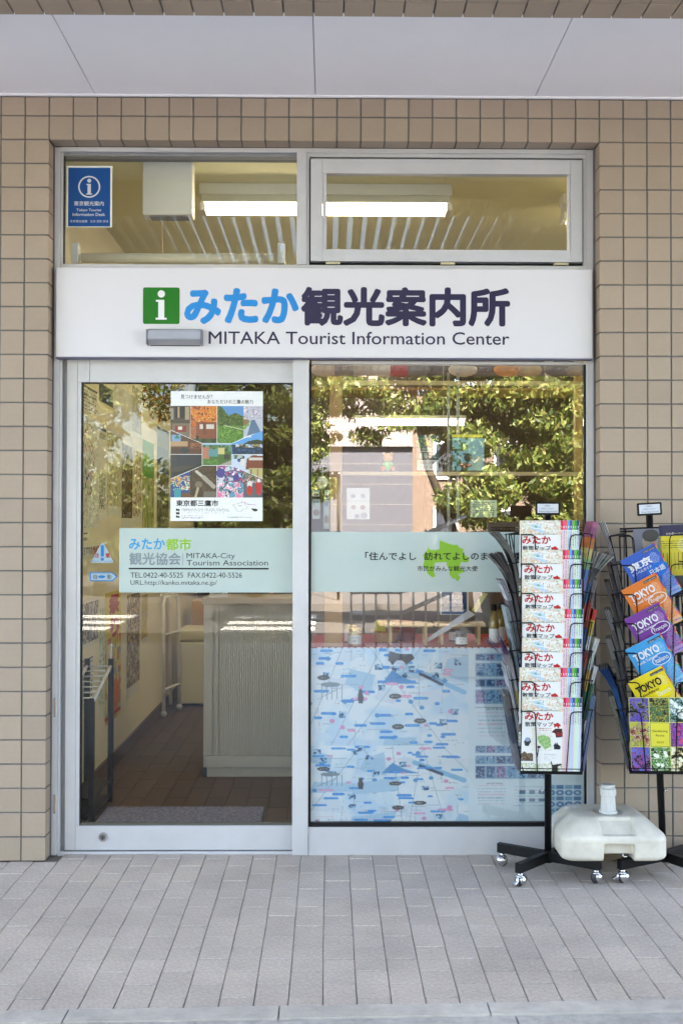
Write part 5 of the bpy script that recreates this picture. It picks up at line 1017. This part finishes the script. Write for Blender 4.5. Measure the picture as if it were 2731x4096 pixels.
ORD = ['bottom', 'second lowest', 'third lowest', 'middle', 'third highest', 'second highest', 'top']
RB = [(214, 26, 32), (240, 78, 150), (245, 110, 40), (60, 170, 240), (96, 60, 170), (110, 190, 40), (20, 150, 60), (20, 30, 110)]
RBP = [(246, 214, 214), (240, 208, 222), (248, 222, 206), (206, 228, 248), (214, 210, 238), (226, 240, 210), (214, 240, 226), (206, 212, 236)]
def town_booklet():
    w_, h_ = .228, .297; p = Print(w_, h_, 150, 196, (242, 242, 240)); lim = .685
    k = (p.u < lim)
    p.soft(k & (p.v < .20), [(240, 240, 236), (226, 228, 206), (240, 240, 238), (214, 224, 186), (238, 214, 190), (232, 180, 140), (244, 244, 242)], 9, 5); p.speck(k & (p.v < .20), [(214, 120, 90), (130, 170, 90), (200, 150, 90)], .06, 6, 2)
    p.poly([(.18, .06), (.26, .03), (.34, .06), (.38, .12), (.44, .17), (.40, .18), (.30, .14), (.22, .12)], (186, 214, 236)); p.poly([(.27, .05), (.30, .09), (.27, .11), (.24, .09)], (140, 190, 160))
    for q in range(14): p.line(rnd.random()*lim, rnd.random()*.18, rnd.random()*lim, rnd.random()*.18, .0016, (250, 250, 250))
    p.line(.56, .0, .66, .15, .0012, (150, 150, 150)); p.rect(0, .0, lim, .004, (210, 215, 205)); p.tline(.05, .172, .62, .012, (110, 110, 110), 3, .6)
    p.a[k & (p.v >= .19)] = (244, 244, 242)
    p.poly([(.53, .355), (.57, .35), (.60, .335), (.64, .36), (.66, .38), (.63, .39), (.62, .42), (.58, .385), (.55, .41), (.54, .385)], (206, 24, 30))
    p.tline(.28, .415, .50, .012, (200, 90, 90), 1, .6); p.tline(.28, .438, .50, .012, (200, 90, 90), 2, .6)
    p.speck(k & (p.v > .42) & (p.u > .16) & (p.u < .52) & (p.v < .72), [(228, 228, 210), (240, 236, 226)], .5, 7, 3)
    p.poly([(.26, .53), (.36, .50), (.48, .54), (.50, .66), (.40, .70), (.30, .62)], (150, 196, 120)); p.speck(p.inside([(.26, .53), (.36, .50), (.48, .54), (.50, .66), (.40, .70), (.30, .62)]), [(120, 176, 90), (180, 210, 150)], .5, 8, 2)
    p.poly([(.50, .47), (.56, .42), (.68, .42), (.69, .53), (.58, .54), (.56, .48)], (70, 30, 34)); p.rect(.58, .47, .68, .52, (150, 40, 40)); p.poly([(.04, .60), (.08, .54), (.14, .55), (.16, .60), (.12, .66), (.06, .66)], (60, 66, 80)); p.ell(.10, .57, .04, .03, (150, 170, 200)); p.rect(.08, .60, .12, .66, (30, 32, 36))
    p.line(.29, .68, .27, .80, .004, (40, 40, 44)); p.ell(.295, .67, .03, .018, (50, 54, 60)); p.poly([(.54, .64), (.60, .62), (.66, .66), (.65, .70), (.55, .70)], (30, 34, 44)); p.line(.55, .64, .58, .61, .003, (30, 30, 36)); p.line(.62, .66, .60, .61, .003, (30, 30, 36))
    p.poly([(.0, .77), (.05, .73), (.10, .76), (.17, .75), (.20, .79), (.20, .86), (.0, .86)], (110, 90, 70)); p.speck(k & (p.u < .2) & (p.v > .76) & (p.v < .86), [(60, 50, 44), (160, 140, 120)], .5, 9, 2)
    p.speck(k & (p.v > .89), [(206, 214, 180), (230, 226, 214), (180, 200, 150), (240, 240, 236)], .8, 10, 3); p.poly([(.49, .86), (.51, .86), (.53, .91), (.60, .90), (.68, .89), (.68, .91), (.62, .93), (.62, 1), (.52, 1), (.52, .93)], (36, 34, 34))
    for q in range(5): p.tline(.38, .76+q*.02, .60, .008, (160, 160, 170), q, .4)
    for q in range(8):
        x0 = lim+q*(1-lim)/8; x1 = x0+(1-lim)/8; p.rect(x0, 0, x1, .12, RB[q]); p.rect(x0, .12, x1, 1, RBP[q]); p.tline(x0+.012, .07, x0+.024, .03, (250, 250, 250), q, .8)
        kk = (abs(p.u-(x0+x1)/2) < .006) & (p.v > .14) & (p.v < .36); r__ = np.random.RandomState(q); p.a[kk & (r__.rand(p.nz, p.nx) < .55)] = (120, 120, 150)
    p.rect(.995, 0, 1, 1, (180, 180, 190))
    return p
tb_p = town_booklet(); tb_me = None; tl_me = None
for k in range(7):
    xo = (-.003, -.011, -.004, .002, .0, -.004, -.010)[k]; tilt = rnd.uniform(-.4, .4)
    Mw = MA @ pocket_M(k, 0, .006) @ Matrix.Translation((xo, 0, 0)) @ Matrix.Rotation(R(tilt), 4, 'Y')
    r_ = thing('town_map_booklet', 'rainbow edged town map booklet in the %s front pocket of the window rack' % ORD[k], 'booklet', group='town map booklets'); r_.matrix_world = Mw
    if tb_me is None:
        o = tb_p.obj('cover', r_, P_GLOSS, .003, loc=(-.115, 0, .0)); tb_me = o.data
        o2 = lettering(r_, [('みたか', .010-.115, .120-.115, .205, .238, .026, 0), ('散策マップ', .012-.115, .120-.115, .180, .199, .016, 1)], [ink('red_bright', (206, 20, 28)), K], y=-.0018); tl_me = o2
        pg = MB().box(-.114, .109, .0016, .010, .001, .2955).obj('pages', M_PAPER, r_); pg_me = pg.data
    else:
        for nm, me, lc in (('cover', tb_me, (-.115, 0, 0)), *[('lettering', q_.data, (0, 0, 0)) for q_ in tl_me], ('pages', pg_me, (0, 0, 0))):
            o = bpy.data.objects.new(nm, me); COL.objects.link(o); o.parent = r_; o.location = lc

def guide_booklet(k, col, dark, title, tw, sub, badge, bcol, btext, name, tcol=(240, 240, 244), u=.008, v=None, yz=0):
    w_, h_ = .150, .212; p = Print(w_, h_, 100, 142, col); r_n = np.random.RandomState(k)
    dots = ((p.xx % 3) < 2) & ((p.yy % 3) < 2); lighter = tuple(min(255, c_+40) for c_ in col)
    p.a[dots & (r_n.rand(p.nz, p.nx) < .5)] = tuple(c_*.9 for c_ in col)
    kk = dots & (((p.u-.80)/.12)**2+((p.v-.25)/.12)**2 < 1) | dots & (p.u+p.v > 1.35) & (p.u > .45); p.a[kk & (r_n.rand(p.nz, p.nx) < .75)] = tuple(min(255, c_*.4+150) for c_ in col)
    p.rect(.0, .88, 1, 1, tuple(min(255, c_*.5+118) for c_ in col)); p.tline(.6, .93, .85, .02, col, 2, .6); p.tline(.80, .93, .95, .03, (60, 80, 200), 2, .6)
    for q in range(18): p.rect(.975, q/18, 1, (q+1)/18, [(220, 50, 60), (240, 150, 40), (60, 160, 90), (50, 90, 190), (150, 60, 150)][q % 5])
    p.rect(.60, .045, .96, .095, dark)
    r_ = thing('guide_booklet', '%s travel guide tilted in the %s front pocket of the wall rack' % (name, ORD[k]), 'booklet', group='travel guide booklets')
    Mw = MBm @ pocket_M(k, 0, .006) @ Matrix.Translation((u, 0, v-ZB[k])) @ Matrix.Rotation(R(-27.5), 4, 'Y') @ Matrix.Translation((-w_, 0, -h_))
    r_.matrix_world = Mw
    p.obj('cover', r_, P_GLOSS, .002); MB().box(.001, w_-.001, .0012, .006, .001, h_-.001).obj('pages', M_PAPER, r_)
    items = [(title, .09*w_, tw*w_, h_*.70, h_*.85, .03, 0), (sub, .10*w_, .64*w_, h_*.625, h_*.68, .012, 0)]
    g_ = MB(); cx_, cz_, rx_, rz_ = (.70*w_, .56*h_, .23*w_, .095*h_) if title != '東京' else (.72*w_, .54*h_, .26*w_, .11*h_)
    g_.prism([(cx_+rx_*1.1*math.cos(R(a_)), cz_+rz_*1.15*math.sin(R(a_))) for a_ in range(0, 360, 15)], -.0016, -.0012); g_.obj('badge_rim', ink('rim_'+name.split()[0], bcol[1]), r_)
    g_ = MB(); g_.prism([(cx_+rx_*math.cos(R(a_)), cz_+rz_*math.sin(R(a_))) for a_ in range(0, 360, 15)], -.0022, -.0017); g_.obj('badge', ink('badge_'+name.split()[0], bcol[0]), r_)
    lettering(r_, items+[(btext, cx_-rx_*.78, cx_+rx_*.78, cz_-rz_*.45, cz_+rz_*.5, .01, 1)], [ink('tt_'+name.split()[0], tcol), ink('bt_'+name.split()[0], (236, 236, 230))], y=-.0026)
    lettering(r_, [(badge, .63*w_, .93*w_, h_*.912, h_*.948, .0, 0)], [ink('soft_white', (200, 200, 205))], name='language_tag', y=-.0026)
GZ = [None, .857, .984, 1.103, 1.216, 1.331]
guide_booklet(1, (240, 214, 20), (60, 56, 30), 'TOKYO', .78, 'Reiseführer', 'Deutsch / German', ((246, 226, 10), (248, 230, 30)), 'Deutsch', 'yellow German', (26, 26, 26), .020, GZ[1])
guide_booklet(2, (44, 160, 222), (24, 60, 90), 'TOKYO', .78, 'Guida Turistica', 'Italiano / Italian', ((52, 130, 206), (236, 240, 244)), 'Italiano', 'light blue Italian', (240, 240, 244), .016, GZ[2])
guide_booklet(3, (122, 50, 150), (50, 24, 60), 'TOKYO', .78, 'Guide Touristique', 'Français / French', ((112, 40, 140), (236, 240, 244)), 'Français', 'purple French', (240, 240, 244), .017, GZ[3])
guide_booklet(4, (236, 124, 30), (90, 60, 30), 'TOKYO', .78, 'Travel Guide', 'English', ((222, 130, 70), (240, 238, 230)), 'English', 'orange English', (240, 240, 244), .010, GZ[4])
guide_booklet(5, (34, 90, 190), (60, 66, 80), '東京', .72, 'トラベルガイド', '日本語 / Japanese', ((20, 110, 206), (24, 112, 208)), '日本語', 'dark blue Japanese', (240, 240, 244), .010, GZ[5])
# flower booklet in the bottom pocket
w_, h_ = .226, .297; p = Print(w_, h_, 156, 204, (226, 226, 110)); pal = [[(70, 50, 160), (110, 90, 200), (150, 150, 90), (60, 60, 60)], [(50, 90, 50), (90, 120, 70), (200, 180, 60), (40, 60, 40)], [(230, 235, 230), (70, 130, 60), (130, 170, 200), (40, 80, 40)],
    [(170, 170, 50), (120, 120, 60), (220, 210, 180), (200, 90, 90)], None, [(120, 60, 170), (210, 60, 120), (40, 40, 110), (180, 120, 200)], [(70, 90, 180), (140, 110, 190), (180, 60, 140), (40, 50, 90)], [(60, 120, 40), (230, 235, 220), (110, 160, 60), (40, 70, 30)], [(240, 235, 200), (220, 190, 90), (40, 50, 40), (20, 30, 24)]]
for q in range(9):
    i, j = q % 3, q//3; x0, x1, y0_, y1_ = i/3+.004, (i+1)/3-.004, j/3+.003, (j+1)/3-.003; k_ = (p.u > x0) & (p.u < x1) & (p.v > y0_) & (p.v < y1_)
    if pal[q]:
        p.soft(k_, [tuple(v_*.6 for v_ in pal[q][3])]+pal[q][::-1]+[tuple(min(255, v_+30) for v_ in pal[q][0])], 9, q); p.speck(k_, [pal[q][1], pal[q][2]], .08, q+20, 2)
        for z in range(6):
            cx_, cy_2 = rnd.uniform(x0+.04, x1-.04), rnd.uniform(y0_+.04, y1_-.04); c_ = pal[q][[1, 2, 0, 2, 0, 1, 1, 1, 0][q]]
            if q in (2, 5, 7, 8): p.ell(cx_, cy_2, .03, .025, tuple(min(255, v_+20) for v_ in c_))
    else: p.rect(x0, y0_, x1, y1_, (30, 34, 20)); p.rect(x0+.008, y0_+.006, x1-.008, y1_-.006, (236, 226, 70))
r_ = thing('flower_booklet', 'garden festival booklet with nine flower photographs in the bottom front pocket of the wall rack', 'booklet'); r_.matrix_world = MBm @ pocket_M(0, 0, .006) @ Matrix.Translation((-.111, 0, .0))
p.obj('cover', r_, P_GLOSS, .003); MB().box(.001, w_-.002, .0018, .008, .001, h_-.002).obj('pages', M_PAPER, r_)
lettering(r_, [('Gardening', .375*w_, .625*w_, h_*.525, h_*.565, 0, 0), ('Festa', .43*w_, .57*w_, h_*.475, h_*.505, 0, 0), ('2025', .44*w_, .56*w_, h_*.385, h_*.41, 0, 0)], [ink('olive_text', (96, 92, 20))], y=-.0019)
# top pocket of the wall rack
def flyer(name, label, w_, h_, x_, zoff, make, out, texts=(), k=6, cols=None, tilt=0):
    p = Print(w_, h_, int(w_/.0016), int(h_/.0016), (230, 230, 230)); make(p); r_ = thing(name, label, 'leaflet'); r_.matrix_world = MBm @ pocket_M(k, 0, out) @ Matrix.Translation((x_, 0, zoff)) @ Matrix.Rotation(R(tilt), 4, 'Y'); p.obj('sheet', r_, P_GLOSS, .001)
    if texts: lettering(r_, [(s_, a_*w_, b_*w_, c_*h_, d_*h_, bd, mi) for s_, a_, b_, c_, d_, bd, mi in texts], cols or [K, ink('cream2', (236, 230, 200))], y=-.0008)
flyer('portrait_leaflet', 'leaflet with a dim grey portrait photograph in the top pocket of the wall rack', .105, .27, -.068, -.002, lambda p: (p.a.__setitem__(slice(None), (110, 112, 128)), p.ell(.60, .20, .28, .16, (150, 138, 122)), p.ell(.62, .10, .30, .09, (60, 56, 54)), p.rect(.2, .34, 1, .42, (70, 70, 84)), p.rect(.42, .165, .56, .18, (60, 50, 46)), p.rect(.66, .165, .8, .18, (60, 50, 46)), p.rect(.0, .42, 1, .50, (200, 190, 70))), -.02)
flyer('yellow_flyer', 'yellow and navy event flyer in the top pocket of the wall rack', .118, .285, .030, -.005, lambda p: (p.a.__setitem__(slice(None), (222, 206, 50)), p.rect(0, 0, 1, .15, (36, 34, 70)), p.ell(.78, .28, .22, .10, (230, 222, 130)), [p.tline(.05, .22+i*.03, .8, .012, (70, 64, 30), i, .6) for i in range(4)], [p.rect(.1+i*.12, .38, .12+i*.12, .62, (120, 110, 40)) for i in range(6)], p.rect(.78, .36, .90, .5, (40, 50, 90)), p.rect(0, .7, 1, 1, (60, 60, 70))), -.02, [('6/6(金)~11/16(日)', .22, .96, .86, .90, .0, 1)])
# folded newspapers and leaflets in the side pockets
def paper_stack(name, label, Mb, k, ang, w_, h_, n, curl, cols, off=0, wob=0, lean0=0, cat='leaflet', group=None, fan=0):
    r_ = thing(name, label, cat, group=group); r_.matrix_world = Mb @ pocket_M(k, ang, .002)
    bm = bmesh.new(); al = bm.faces.layers.float_color.new('ink')
    S_ = 14; rs = random.Random(k*7+int(ang*10))
    for i in range(n):
        hh = h_*(1-.02*rs.random()); cu = curl*(1+fan*(i/(n-1)-.5) if n > 1 else 1); rows = []
        for j in range(S_+1):
            t_ = j/S_; y_ = -.0022*i-lean0*t_*h_ - cu*max(0, t_-.35)**2.2*h_*2.2; z_ = hh*t_*(1-.10*abs(cu)*t_); rows.append((y_, z_))
        cc = cols[i % len(cols)]
        for off_, fl_ in ((0, 0), (.0010, 1)):
            pass
        vs = [[bm.verts.new((x_+off, y_+d_, z_)) for x_ in (-w_/2, w_/2) for d_ in (0, .0011)] for y_, z_ in rows]
        for j in range(S_):
            a_, b_ = vs[j], vs[j+1]; band = cc[min(len(cc)-1, int((1-j/S_)*len(cc)))] if isinstance(cc[0], tuple) else cc
            l_ = tuple(v_/255*.0 + (v_/255 if v_/255 <= .04045 else 0) for v_ in band)
            jt = rq.uniform(.35, .95); lc = (*[v_*jt for v_ in lin(band)], 1); wt = (*lin(tuple(min(255, v_*.8+40) for v_ in band)), 1)
            for q_, (i0, i1) in enumerate(((0, 2), (2, 3), (3, 1), (1, 0))):
                f = bm.faces.new((a_[i0], a_[i1], b_[i1], b_[i0])); f[al] = lc if q_ != 1 and q_ != 3 else wt; f.smooth = False
        f = bm.faces.new((vs[-1][0], vs[-1][1], vs[-1][3], vs[-1][2])); f[al] = (*lin((200, 200, 200)), 1)
    me = bpy.data.meshes.new('sheets'); bmesh.ops.recalc_face_normals(bm, faces=bm.faces); bm.to_mesh(me); bm.free(); o = link('folded_sheet', me, P_MATT, r_); return r_
rq = random.Random(5)
NW = [(170, 168, 170), (120, 118, 122), (200, 200, 204), (150, 148, 150)]
LFT, RGT = -math.pi/2, math.pi/2
news = [[((96, 94, 98), (60, 70, 90), (120, 120, 130))], [((190, 192, 200), (176, 178, 190), (150, 160, 180)), (120, 120, 130), (214, 214, 214)], [((120, 84, 140), (200, 190, 200), (190, 186, 196), (170, 160, 90))], [((170, 186, 190), (150, 170, 176), (110, 130, 140)), (90, 96, 110)], [((200, 200, 210), (120, 116, 130), (90, 86, 96)), (60, 60, 66)], [((140, 130, 126), (90, 84, 86), (110, 104, 104)), (60, 56, 60)], [((110, 110, 100), (70, 68, 66), (90, 86, 84)), (150, 148, 146)]]
ld = ['bundle of dark folders', 'bundle of grey newsletters', 'purple tipped leaflet bundle', 'pale green leaflet bundle', 'white tipped newspaper', 'fanned brown newspaper', 'curled dark newspaper']
lcurl = [.02, .03, .22, .02, .10, .20, .24]
for k in range(7):
    paper_stack('newspaper', '%s, %s left side pocket of the window rack' % (ld[k], ORD[k]), MA, k, LFT, .20, .30 if k < 6 else .27, 7 if k else 10, lcurl[k], news[k], lean0=.01, cat='newspaper', group='papers in the left side pockets', fan=.8 if k in (2, 5) else .25)
rb = ((206, 110, 150), (170, 90, 140), (230, 130, 60), (235, 215, 130), (150, 200, 140), (90, 140, 220), (150, 130, 220))
rs_ = [[((40, 70, 110), (70, 90, 130), (90, 100, 140)), (130, 150, 190)], [((220, 220, 224), (40, 110, 70), (30, 90, 60), (200, 204, 210))], [((235, 238, 236), (200, 220, 210), (214, 160, 60), (20, 96, 60))], [((230, 60, 50), (240, 200, 60), (240, 240, 240), (190, 60, 60), (120, 120, 130))], [((120, 110, 110), (200, 70, 50), (40, 80, 150))], [((214, 214, 208), (120, 120, 124), (60, 110, 160), (190, 70, 60))], [rb]]
rd_ = ['bundle of dark blue folders', 'green and white leaflet bundle', 'white and orange leaflet bundle', 'red and yellow striped leaflet bundle', 'red and blue leaflet bundle', 'fanned white page leaflet', 'rainbow banded leaflet bundle']
for k in range(7):
    paper_stack('leaflet_bundle', '%s, %s right side pocket of the window rack' % (rd_[k], ORD[k]), MA, k, RGT, .19, .297, 9 if k in (6, 0) else 6, (.01, .02, .05, .02, .02, .16, .01)[k], rs_[k], lean0=(.03 if k else .0), group='leaflets in the right side pockets', fan=1.6 if k == 5 else .4)
bl = [[((196, 190, 150), (150, 150, 120), (90, 90, 90)), (80, 84, 96)], [((20, 70, 150), (30, 90, 180), (24, 60, 120))], [((150, 146, 146), (96, 92, 96), (60, 60, 66))], [((190, 190, 196), (110, 106, 110), (60, 60, 66)), (90, 86, 92)], [((100, 90, 90), (60, 56, 60), (140, 136, 130))], [((120, 96, 96), (70, 60, 66), (90, 84, 90))], [((225, 225, 228), (210, 208, 212), (160, 160, 166), (120, 120, 126)), (70, 70, 80)]]
bd_ = ['olive and grey leaflet bundle', 'blue curled leaflet bundle', 'grey newsletter bundle', 'white topped newsletter bundle', 'dark grey leaflet bundle', 'maroon grey leaflet bundle', 'tall white newspaper bundle']
for k in range(7):
    paper_stack('leaflet_bundle', '%s, %s left side pocket of the wall rack' % (bd_[k], ORD[k]), MBm, k, LFT, .19, .30 if k < 6 else .31, 8, (.04, .14, .04, .05, .03, .03, .06)[k], bl[k], lean0=.02, group='papers in the left side pockets of the wall rack', fan=.5)

# ================================================================ umbrella base resting on the rack legs
ub = thing('umbrella_base', 'weathered white plastic parasol base resting on the rack legs', 'umbrella base', (2.272, -.19, .0965))
def rr_ring(bm, x0, x1, y0, y1, r, z, n=7):
    return [bm.verts.new((x, y, z)) for x, y in round_rect(x0, x1, y0, y1, r, n)]
bm = bmesh.new(); rings = []
for z_, ins in ((0, .016), (.006, .006), (.016, 0), (.085, 0), (.097, .006), (.107, .018), (.140, .062), (.150, .078), (.153, .090)):
    rings.append(rr_ring(bm, -.205+ins*.85, .207-ins, -.168+ins*1.05, .172-ins*.5, max(.02, .050-ins*.2), z_))
for a_, b_ in zip(rings, rings[1:]):
    n_ = len(a_)
    for i in range(n_): bm.faces.new((a_[i], a_[(i+1) % n_], b_[(i+1) % n_], b_[i]))
bm.faces.new(rings[0][::-1]); bm.faces.new(rings[-1]); me = bpy.data.meshes.new('body'); bmesh.ops.recalc_face_normals(bm, faces=bm.faces); bm.to_mesh(me); bm.free()
body = link('body', me, M_PLASTICW, ub)
cut = []
def cutter(mb): o = mb.obj('cutter', None); cut.append(o); return o
XY = Matrix(((0, 1, 0, 0), (1, 0, 0, 0), (0, 0, 1, 0), (0, 0, 0, 1)))   # prism drawn in yz, extruded along x
g_ = MB(); g_.prism([(-.20, .099), (-.140, .099), (-.082, .140), (-.082, .2), (-.20, .2)], -.050, .082, XY); cutter(g_)
g_ = MB(); g_.box(-.044, .074, -.2, -.138, -.02, .066); cutter(g_)
g_ = MB(); g_.box(-.044, .074, -.2, .2, -.02, .024); cutter(g_)
g_ = MB(); g_.cyl((.012, .0, .145), (.012, .0, .2), .055, n=32); cutter(g_)
bpy.context.view_layer.update()
for o in cut:
    o.location = (0, 0, 0); o.matrix_world = ub.matrix_world.copy() if False else Matrix.Translation(ub.location)
    md = body.modifiers.new('cut', 'BOOLEAN'); md.operation = 'DIFFERENCE'; md.object = o; md.solver = 'EXACT'
md = body.modifiers.new('r', 'REMESH'); md.mode = 'VOXEL'; md.voxel_size = .0036; md.use_smooth_shade = True
md = body.modifiers.new('s', 'SMOOTH'); md.iterations = 9; md.factor = .5
bpy.context.view_layer.update()
me2 = bpy.data.meshes.new_from_object(body.evaluated_get(bpy.context.evaluated_depsgraph_get())); body.modifiers.clear(); body.data = me2
for p_ in me2.polygons: p_.use_smooth = True
for o in cut: bpy.data.objects.remove(o)
PWN = mat('neck_plastic', (.64, .63, .61), .45, var=.04, scale=20, stain=.1)
NX_, NZ_ = .012, .146
MB().lathe([(.033, 0), (.036, .002), (.036, .010), (.031, .014)], (NX_, 0, NZ_), n=32).obj('flange', PWN, ub); 
MB().lathe([(.0285, .012), (.0245, .076)], (NX_, 0, NZ_), n=36, ribs=1, ribd=.0022).obj('neck', PWN, ub)
MB().lathe([(.0270, .072), (.0310, .074), (.0305, .098), (.0275, .100)], (NX_, 0, NZ_), n=48, ribs=1, ribd=.0012).obj('clamp_ring', PWN, ub)
MB().lathe([(.0275, .1), (.0275, .112), (.026, .116), (.023, .117)], (NX_, 0, NZ_), n=32).box(NX_-.036, NX_-.02, -.006, .004, NZ_+.104, NZ_+.108, bev=.001).obj('cap', PWN, ub)
MB().lathe([(.034, 0), (.036, .002), (.036, .014), (.033, .017)], (-.108, .085, .1365), n=28).lathe([(.016, .0172), (.014, .019)], (-.108, .085, .1365), n=16).obj('filler_cap', PWN, ub)

g_ = MB(); g_.tube([(x_, y_, .0755) for x_, y_ in round_rect(-.2052, .2072, -.1682, .1722, .05, 7)], .0011, 5, closed=True); g_.obj('mould_seam', M_PLASTICW, ub)
